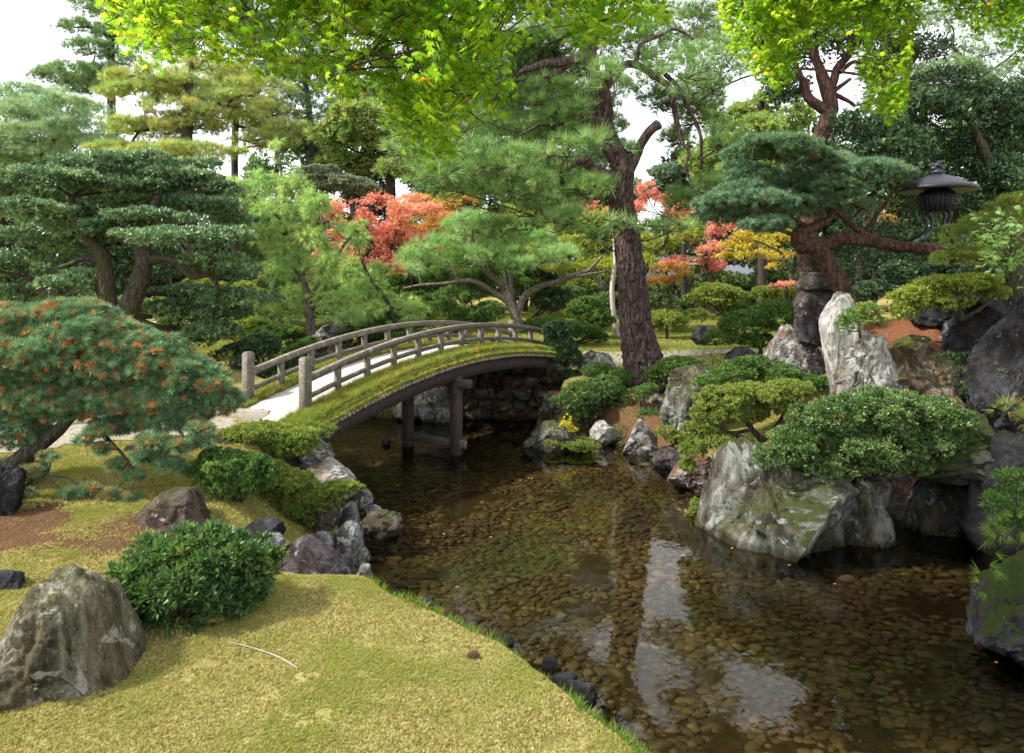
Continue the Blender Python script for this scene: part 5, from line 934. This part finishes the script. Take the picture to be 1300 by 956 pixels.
tree('pine_tree', 'slimmer pine with bare grey trunk right of the golden pine', 'pine tree', 27, [(310, 120, 40, 14), (350, 140, 34, 14), (320, 155, 40, 12), (280, 110, 30, 14), (300, 95, 40, 14), (360, 165, 30, 14), (330, 180, 40, 12)], .25, M_gold, LONGW, [[(299, 330, 10), (298, 230, 9), (299, 160, 8), (305, 110, 5)]], seed=73, **BK)
tree('pine_tree', 'dark green pine behind the hanging maple branches', 'pine tree', 29, [(360, 60, 50, 26), (400, 100, 50, 30), (340, 100, 40, 24), (380, 140, 50, 26), (430, 70, 40, 30), (390, 180, 40, 20), (350, 30, 60, 20), (420, 20, 60, 30), (430, 150, 30, 24), (260, 40, 50, 26), (210, 60, 40, 20), (280, 10, 60, 26)], .26, M_farg, LONGW, [[(400, 330, 11), (397, 220, 10), (393, 150, 8), (385, 80, 5)]], seed=74, **BK)
tree('cypress_tree', 'pale yellow green broad crowned conifer left of the big pine', 'conifer', 26, [(460, 150, 40, 22), (430, 175, 34, 18), (500, 140, 36, 20), (480, 185, 44, 18), (440, 205, 34, 14), (520, 180, 36, 20), (540, 150, 30, 20), (510, 215, 34, 12), (470, 120, 40, 16)], .22, M_cy, SPRIG5, [[(497, 330, 14), (496, 250, 13), (495, 200, 11), (490, 150, 6)], [(496, 215, 5), (530, 212, 3)]], seed=75, **dict(BK, cov=1.2))
tree('pine_tree', 'shaded pine just behind the crown of the big pine', 'pine tree', 28, [(560, 110, 50, 26), (610, 150, 50, 26), (560, 160, 40, 24), (640, 200, 50, 24), (590, 200, 50, 22), (690, 170, 40, 24), (580, 60, 60, 30), (660, 100, 40, 24)], .26, M_farg, LONGW, [[(600, 330, 12), (600, 230, 10), (602, 150, 8), (605, 80, 5)]], seed=76, **BK)
tree('pine_tree', 'broad mid green pine closing the view just left of the big pine trunk', 'pine tree', 30, [(640, 110, 36, 18), (780, 110, 26, 16), (770, 190, 26, 20), (640, 160, 36, 20), (630, 230, 36, 20), (775, 235, 26, 20), (700, 105, 40, 12), (660, 130, 40, 20), (700, 120, 36, 16), (740, 130, 36, 18), (680, 160, 44, 20), (730, 170, 44, 20), (770, 160, 26, 20), (660, 200, 44, 20), (710, 210, 44, 20), (760, 210, 34, 20), (690, 245, 44, 18), (745, 250, 40, 18)], .26, M_farg, LONGW, [[(720, 380, 12), (718, 260, 10), (715, 160, 7)]], seed=69, **dict(BK, cov=1.7, hole=-.6))
tree('cypress_tree', 'orange flecked green tree left of the crooked red trunk', 'tree', 20, [(930, 150, 34, 20), (965, 165, 34, 20), (920, 190, 34, 18), (950, 215, 40, 18), (1000, 150, 30, 20), (985, 130, 30, 16), (915, 225, 34, 18), (890, 205, 24, 16), (1010, 190, 30, 20), (1020, 235, 30, 20)], .13, M_cy, SPRIG5, [[(968, 400, 11), (967, 280, 11), (966, 180, 11), (966, 120, 8)]], seed=77, **dict(BK, cov=.9))
tree('pine_tree', 'dark pine behind the upper right maple branches', 'pine tree', 22, [(1150, 100, 50, 20), (1210, 90, 40, 18), (1250, 60, 40, 26), (1110, 60, 40, 26), (1170, 130, 60, 16), (1280, 100, 50, 20), (1300, 40, 60, 40), (1200, 20, 50, 14), (890, 110, 34, 24), (900, 60, 34, 24)], .22, M_farg, LONG, [[(1290, 330, 12), (1285, 200, 10), (1250, 110, 7), (1210, 60, 4)]], seed=78, **dict(BK, cov=.8))
tree('broadleaf_tree', 'grey green broadleaf tree right of the big pine trunk', 'tree', 27, [(850, 220, 24, 12), (875, 235, 24, 12), (900, 225, 24, 12), (840, 240, 20, 10), (900, 250, 30, 12), (860, 250, 30, 12)], .16, leafmat('silver_leaf', [(0, (.07, .13, .08)), (1, (.18, .26, .17))], None, .3), SPRIG5, [[(868, 400, 8), (868, 300, 7), (868, 240, 5)]], seed=79, **BK)
EV = 'evergreen trees screening the far side'
r = np.random.default_rng(99); k = 0
names = ['behind the layered evergreen', 'behind the feathery conifer', 'behind the pink maple', 'behind the orange maple', 'behind the spreading pine', 'behind the big pine trunk', 'behind the umbrella shaped shrub', 'behind the golden maple', 'behind the stone pedestal', 'at the far right behind the lantern', 'at the far left behind the layered evergreen']
for x, w, yt, yb, m in [(170, 110, 190, 380, 0), (350, 80, 160, 380, 1), (455, 70, 190, 385, 0), (555, 70, 170, 380, 1), (665, 80, 140, 380, 0), (770, 60, 205, 340, 1), (905, 70, 170, 330, 0), (985, 60, 130, 350, 1), (1090, 90, 120, 370, 0), (1260, 120, 110, 370, 1), (10, 100, 190, 380, 1)]:
    B = [(x+r.uniform(-1, 1)*w*.75, yt+(yb-yt)*r.uniform(.1, .95), w*r.uniform(.32, .5), (yb-yt)*r.uniform(.12, .2), r.uniform(-1.5, 1.5)) for _ in range(17)]
    tree('evergreen_tree', ['dark', 'mid green'][m]+' leafy evergreen '+names[k], 'tree', 29.5+.4*(k % 4), B, .2, [M_dk, M_farg][m], LEAF, [[(x, 400, 10), (x+3, (yt+yb)/2, 7), (x, yt+20, 4)]], seed=80+k, cov=.75, group=EV, bark=bk_far, sub=4, inner=.3, twigs=3, r0=.08, hole=-.35, hf=1.0); k += 1
# far-off wood closing the view at ground level all round
r = np.random.default_rng(7); B = []
for a in np.linspace(-.95, .95, 46):
    d = r.uniform(42, 50); B.append([d*math.sin(a*1.1), d*math.cos(a*1.1), r.uniform(2.5, 4.6), r.uniform(2, 3.4), r.uniform(2, 3), r.uniform(2.2, 3.4)])
    B.append([d*math.sin(a*1.1)+1, d*math.cos(a*1.1)+3, r.uniform(1, 2.5), r.uniform(2, 3.4), r.uniform(2, 3), r.uniform(2.2, 3)])
tag(foliage('far_woods', B, .42, leafmat('wood_leaf', [(0, (.06, .10, .05)), (.7, (.12, .18, .08)), (1, (.22, .22, .09))], (.10, .15, .09), .3, cscale=.25), None, SPRIG5, .85, 5, inner=.5, cap=60000), 'far-off belt of mixed green woods closing the garden', 'woods', None, 'stuff')
# ---------------------------------------------------------------- maple branches hanging over the camera
bx = [-200, 100, 150, 175, 200, 230, 262, 300, 350, 400, 430, 470, 495, 520, 550, 585, 592, 620, 650, 662, 700, 740, 800, 850, 862]
bv = [-260, -40, 60, 82, 92, 60, 92, 100, 88, 112, 130, 118, 185, 205, 208, 200, 145, 160, 140, 70, 58, 66, 44, 30, -60]
bx2 = [866, 900, 925, 950, 985, 1005, 1035, 1062, 1080, 1100, 1130, 1150, 1160, 1180, 1188, 1215, 1240, 1270, 1300, 1500]
bv2 = [-60, -30, 55, 95, 122, 95, 62, 40, 60, 145, 158, 150, 40, 10, -20, 42, 62, 55, 98, 130]
def hanging(name, label, xr, yr, Yr, bxx, bvv, count, size, seed, limbs, mat=M_mp, keep=None, per=22, L0=.34):
    """maple boughs: thin drooping twigs carrying opposite star leaves, limited below by a ragged hem"""
    r = np.random.default_rng(seed); P, A, U, tw_ = [], [], [], []
    nodes = np.vstack([catmull(l, .15) for l in limbs]); tries = 0; got = 0
    while got < count and tries < count*12:
        tries += 1; px = r.uniform(*xr); Y = r.uniform(*Yr); py = r.uniform(*yr)
        hem = np.interp(px, bxx, bvv)
        if py > hem-3: continue
        if keep is not None and not keep(px, py): continue
        if fbm(np.array([[px*.012, py*.015, Y*.8]]), 2)[0] < -.30: continue
        tip = W(px, py, Y); d = nrm(np.array([r.normal(0, .7), r.normal(.2, .6), -.45+r.normal(0, .22)])); Ln = L0*r.uniform(.6, 1.4); s = tip-d*Ln+np.array([0, 0, .10*Ln])
        got += 1
        m = (s+tip)/2+np.array([0, 0, .12*Ln]); tw_.append(tube([[*s, .0035], [*m, .0025], [*tip, .0012]], 3, .12, 0, cap=False))
        if r.random() < .22:
            dd = np.linalg.norm(nodes[:, :3]-s, axis=1); a = nodes[np.argmin(dd)]
            if dd.min() < 1.3: tw_.append(tube([[*a[:3], .006], [*((a[:3]+s)/2+r.normal(size=3)*.06+np.array([0, 0, .06])), .005], [*s, .0035]], 4, .12, 0, cap=False))
        n = int(per*r.uniform(.7, 1.3)); t = np.sort(r.uniform(.08, 1, n))[:, None]
        c = (1-t)**2*s+2*t*(1-t)*(m*2-(s+tip)/2)+t*t*tip
        side = nrm(np.cross(d, [0, 0, 1.])); sg = np.where(np.arange(n) % 2, 1, -1)[:, None]
        ax = nrm(side*sg*.8+d*.8+r.normal(0, .28, (n, 3))+np.array([0, 0, -.35])); c = c+ax*.035*r.uniform(.3, 1.6, (n, 1))+r.normal(0, .018, (n, 3))
        P.append(c); A.append(ax); U.append(nrm(np.array([0, 0, 1.])+r.normal(0, .38, (n, 3))))
    P = np.vstack(P); A = np.vstack(A); U = np.vstack(U); n = len(P)
    q = P; pxx = CXP+q[:, 0]/q[:, 1]*FP; pyy = HYP-(q[:, 2]-HC)/q[:, 1]*FP; ok = (pyy < np.interp(pxx, bxx, bvv)+8); P, A, U = P[ok], A[ok], U[ok]; n = len(P)
    V, F, rn = place(STAR, P, A, U, size*(1+.3*r.uniform(-1, 1, n)), r, r.random(n))
    t = thing(name, label, 'maple tree', [float(limbs[0][0][0]), float(limbs[0][0][1]), gz1(limbs[0][0][0], limbs[0][0][1])])
    mesh('trunk', *cat_([tube(l, 10, .1, .12, seed=k) for k, l in enumerate(limbs)]), bk_grey, t)
    mesh('twigs', *cat_(tw_), bk_dark, t)
    mesh('crown', V, F, mat, t, attr={'rnd': rn}, smooth=False)
    return t
def wp(x, y, Y, r): return [*W(x, y, Y), r]
limbsL = [np.array([[-3.4, 1.2, .5, .16], [-3.2, 1.5, 2.5, .13], [-2.7, 2.2, 4.3, .10], [-1.9, 3.2, 5.1, .07], wp(380, -160, 4.4, .05), wp(470, -60, 4.6, .025), wp(520, 30, 4.7, .012), wp(548, 90, 4.7, .008), wp(566, 150, 4.7, .004)]),
          np.array([[-2.7, 2.2, 4.3, .08], wp(180, -200, 4.0, .04), wp(250, -90, 4.2, .02), wp(320, 20, 4.3, .008)]),
          np.array([wp(380, -160, 4.4, .04), wp(600, -150, 4.8, .03), wp(700, -80, 5.0, .018), wp(790, -30, 5.2, .008)]),
          np.array([wp(470, -60, 4.6, .02), wp(560, -10, 4.7, .012), wp(620, 60, 4.8, .007), wp(640, 110, 4.8, .004)]), np.array([wp(380, -160, 4.4, .03), wp(430, -60, 4.2, .015), wp(440, 30, 4.2, .008), wp(430, 90, 4.2, .004)])]
hanging('maple_tree', 'bright green maple hanging over the top left of the pond view', (120, 862), (-330, 215), (3.7, 5.6), bx, bv, 2150, .080, 101, limbsL, keep=lambda x, y: not (690 < x < 862 and y < -70))
limbsR = [np.array([[6.8, 3.6, .6, .2], [6.4, 4.2, 3.0, .16], [5.6, 5.4, 5.2, .12], wp(1180, -120, 7.0, .08), wp(1080, -60, 7.3, .05), wp(1000, 10, 7.5, .02), wp(970, 70, 7.5, .008)]),
          np.array([wp(1180, -120, 7.0, .05), wp(1150, -20, 7.2, .025), wp(1125, 60, 7.3, .012), wp(1120, 120, 7.3, .006)]), np.array([[5.6, 5.4, 5.2, .08], wp(1260, -60, 6.8, .04), wp(1270, 10, 6.8, .015)])]
hanging('maple_tree', 'bright green maple hanging above the blue pine at upper right', (880, 1330), (-160, 160), (6.6, 8.6), bx2, bv2, 2200, .085, 102, limbsR, keep=lambda x, y: not (1160 < x < 1225 and 10 < y < 40), per=24, L0=.42)
bx3 = [1238, 1245, 1262, 1285, 1300, 1330]; bv3 = [290, 345, 352, 372, 372, 380]
hanging('maple_sapling', 'pale green maple sprig reaching in beside the cascading juniper', (1244, 1330), (288, 372), (5.2, 5.6), bx3, bv3, 34, .075, 103, [np.array([[4.9, 5.0, .7, .03], [4.6, 5.2, 2.2, .02], wp(1340, 290, 5.4, .012), wp(1290, 300, 5.4, .006)])], mat=leafmat('pale_maple_leaf', [(0, (.12, .24, .07)), (1, (.24, .36, .13))], None, .5), per=10, L0=.25)
# ---------------------------------------------------------------- moss tufts and grass on the near bank
r = np.random.default_rng(31)
def ground_scatter(name, label, cat, x0, x1, y0, y1, n, size, mat, T, cond, up=1.2, spread=.6):
    x = r.uniform(x0, x1, n); y = r.uniform(y0, y1, n); k = cond(x, y); x, y = x[k], y[k]; P = np.stack([x, y, gz(x, y)], 1); n = len(P)
    ax = nrm(np.array([0, 0, up])+spread*r.normal(size=(n, 3))); V, F, rn = place(T, P, ax, nrm(r.normal(size=(n, 3))), size*(1+.5*r.uniform(-1, 1, n)), r, r.random(n))
    tag(mesh(name, V, F, mat, attr={'rnd': rn}, smooth=False), label, cat, None, 'stuff')
TM = t_tuft(6, 1.3, .35, 9)
ground_scatter('moss', 'fine yellow green moss covering the near bank', 'moss', -3.9, 1.9, 2.2, 6.4, 480000, .0135, M_mt, TM, lambda x, y: (vn(np.stack([x*6, y*6, 0*x], 1))+.4*vn(np.stack([x*23, y*23, 0*x], 1)) > -.95+.5*r.random(len(x))) & (sdf(x, y) > .08) & (needle_mask(x, y)+.3*r.random(len(x)) < .75))
ground_scatter('fallen_needles', 'brown pine needles scattered over the moss', 'needles', -5.5, 6.5, 3, 14, 90000, .05, leafmat('dry_needle', [(0, (.10, .045, .02)), (.6, (.26, .11, .045)), (1, (.42, .22, .09))], None, .1), t_tuft(3, 1.4, .05, 10), lambda x, y: (sdf(x, y) > .1) & (needle_mask(x, y) > .35+.3*r.random(len(x))), .12, 1.0)
ground_scatter('grass', 'green grass blades fringing the moss bank at the water', 'grass', -1.6, 2.6, 2.0, 6.2, 70000, .07, M_grass, t_tuft(5, .7, .09, 11), lambda x, y: (np.abs(sdf(x, y)-.09) < .07+.05*vn(np.stack([x*3, y*3, 0*x], 1))), .9, .5)
ground_scatter('moss', 'coarser yellow green moss under the dwarf pine and behind the azalea bush', 'moss', -6.5, -1, 6.3, 9.5, 130000, .022, M_mt, TM, lambda x, y: (sdf(x, y) > .08) & (needle_mask(x, y)+.3*r.random(len(x)) < .8))
ground_scatter('moss', 'patchy yellow and brown moss on the right bank behind the pale boulder', 'moss', 1.0, 7.5, 8.3, 14, 150000, .028, M_mt, TM, lambda x, y: (sdf(x, y) > .1) & (needle_mask(x, y)+.3*r.random(len(x)) < .95))
ground_scatter('lawn', 'pale green lawn grass beyond the far bank', 'lawn', -9, 14, 14.5, 32, 190000, .06, leafmat('lawn_blade', [(0, (.16, .19, .045)), (.6, (.30, .31, .08)), (1, (.46, .42, .15))], (.18, .24, .05), .3, .8, .1, .8), t_tuft(5, 1.1, .2, 13), lambda x, y: sdf(x, y) > .3)
ground_scatter('litter', 'scattered brown needle bits and leaf crumbs on the near moss', 'litter', -3.6, 1.6, 2.4, 7, 3500, .03, leafmat('litter_bit', [(0, (.08, .04, .02)), (.7, (.22, .11, .05)), (1, (.45, .22, .06))], None, .1), t_tuft(2, 1.2, .16, 14), lambda x, y: (sdf(x, y) > .12) & (vn(np.stack([x*1.5, y*1.5, 0*x], 1)) > -.3), .1, 1.0)
# grass-like moss along the bridge edge
n = 26000; nn_ = r.uniform(-1.1, 12.9, n); of = np.where(r.random(n) < .72, r.uniform(-.02, .52, n), r.uniform(-1.68, -1.0, n))
P = np.array([bpt(a, b, .03 if -1.6 < b < .42 else -.04) for a, b in zip(nn_, of)]); ax = nrm(np.stack([r.normal(0, .5, n), r.normal(0, .5, n), np.ones(n)*.7], 1)+BP*np.where(of > .38, 1.0, 0)[:, None]+np.array([0, 0, -1.0])*np.where(of > .46, 1.0, 0)[:, None])
V, F, rn = place(t_tuft(6, .9, .12, 12), P, ax, nrm(r.normal(size=(n, 3))), .075*(1+.5*r.uniform(-1, 1, n)), r, r.random(n))
mesh('moss_blades', V, F, M_bm, bridge, attr={'rnd': rn}, smooth=False)
# fallen leaves
n = 60; P = []
lx = r.uniform(-2.5, 4, 400); ly = r.uniform(4, 12, 400); dd = sdf(lx, ly); k = (dd < -.3) & (r.random(400) < .22); k[:] = k & (np.cumsum(k) < 22)
P = np.stack([lx[k], ly[k], 0*lx[k]+.006], 1); n = len(P)
V, F, rn = place(STAR, P, nrm(np.stack([r.normal(size=n), r.normal(size=n), 0*P[:, 0]], 1)), np.tile([0, 0, 1.], (n, 1)), .055, r, r.random(n))
tag(mesh('floating_leaves', V, F, leafmat('floating_leaf', [(0, (.5, .06, .03)), (.5, (.5, .25, .04)), (1, (.5, .45, .08))], None, 0), attr={'rnd': rn}), 'small red and yellow leaves floating on the pond', 'leaves', None, 'stuff')
SKY_S, SUN_E, EXPO = .118, 4.7, .78
# ---------------------------------------------------------------- light, sky, camera
w = bpy.data.worlds.new('World'); SC.world = w; w.use_nodes = True; nt = w.node_tree; nt.nodes.clear()
EL, AZ = math.radians(46), math.radians(255)     # azimuth clockwise from +Y: the light comes from the left, slightly behind
sky = N(nt, 'ShaderNodeTexSky'); sky.sky_type = 'NISHITA'; sky.sun_disc = False; sky.sun_elevation = EL; sky.sun_rotation = AZ
sky.air_density = 1.2; sky.dust_density = 4; sky.ozone_density = 1
hs = N(nt, 'ShaderNodeHueSaturation'); hs.inputs['Saturation'].default_value = .35; L(nt, sky.outputs[0], hs.inputs['Color'])
c = mixc(nt, hs.outputs[0], (13.0, 13.4, 14.0), .55)      # bright thin overcast
bg = N(nt, 'ShaderNodeBackground', Strength=SKY_S); L(nt, c, bg.inputs[0]); out = nt.nodes.new('ShaderNodeOutputWorld'); L(nt, bg.outputs[0], out.inputs[0])
sd = bpy.data.lights.new('sun', 'SUN'); sd.energy = SUN_E; sd.angle = math.radians(4); sd.color = (1, .95, .87)
so = bpy.data.objects.new('sun', sd); link(so)
d = Vector((math.sin(AZ)*math.cos(EL), math.cos(AZ)*math.cos(EL), math.sin(EL))); so.rotation_euler = d.to_track_quat('Z', 'Y').to_euler(); so.location = (-10, -5, 20)
cam = bpy.data.cameras.new('camera'); co_ = bpy.data.objects.new('camera', cam); link(co_)
co_.location = (0, 0, HC); co_.rotation_euler = (math.radians(90), 0, 0); cam.sensor_width = 36; cam.lens = FP/1300*36
cam.shift_x = 0; cam.shift_y = -(478-HYP)/1300; cam.clip_end = 1000; cam.clip_start = .05; SC.camera = co_
SC.view_settings.view_transform = 'Standard'; SC.view_settings.look = 'None'; SC.view_settings.gamma = 1; SC.view_settings.exposure = EXPO
cy = SC.cycles; SC.render.engine = 'CYCLES'
cy.max_bounces = 7; cy.diffuse_bounces = 2; cy.glossy_bounces = 3; cy.transmission_bounces = 4; cy.transparent_max_bounces = 8; cy.sample_clamp_indirect = 6
cy.use_adaptive_sampling = True; cy.adaptive_threshold = .02; cy.caustics_reflective = False; cy.caustics_refractive = False
cy.use_denoising = True
try: cy.denoiser = 'OPENIMAGEDENOISE'; cy.denoising_input_passes = 'RGB_ALBEDO_NORMAL'; cy.denoising_prefilter = 'ACCURATE'
except Exception: pass
for o in SC.objects:
    if '_b' in o: del o['_b']
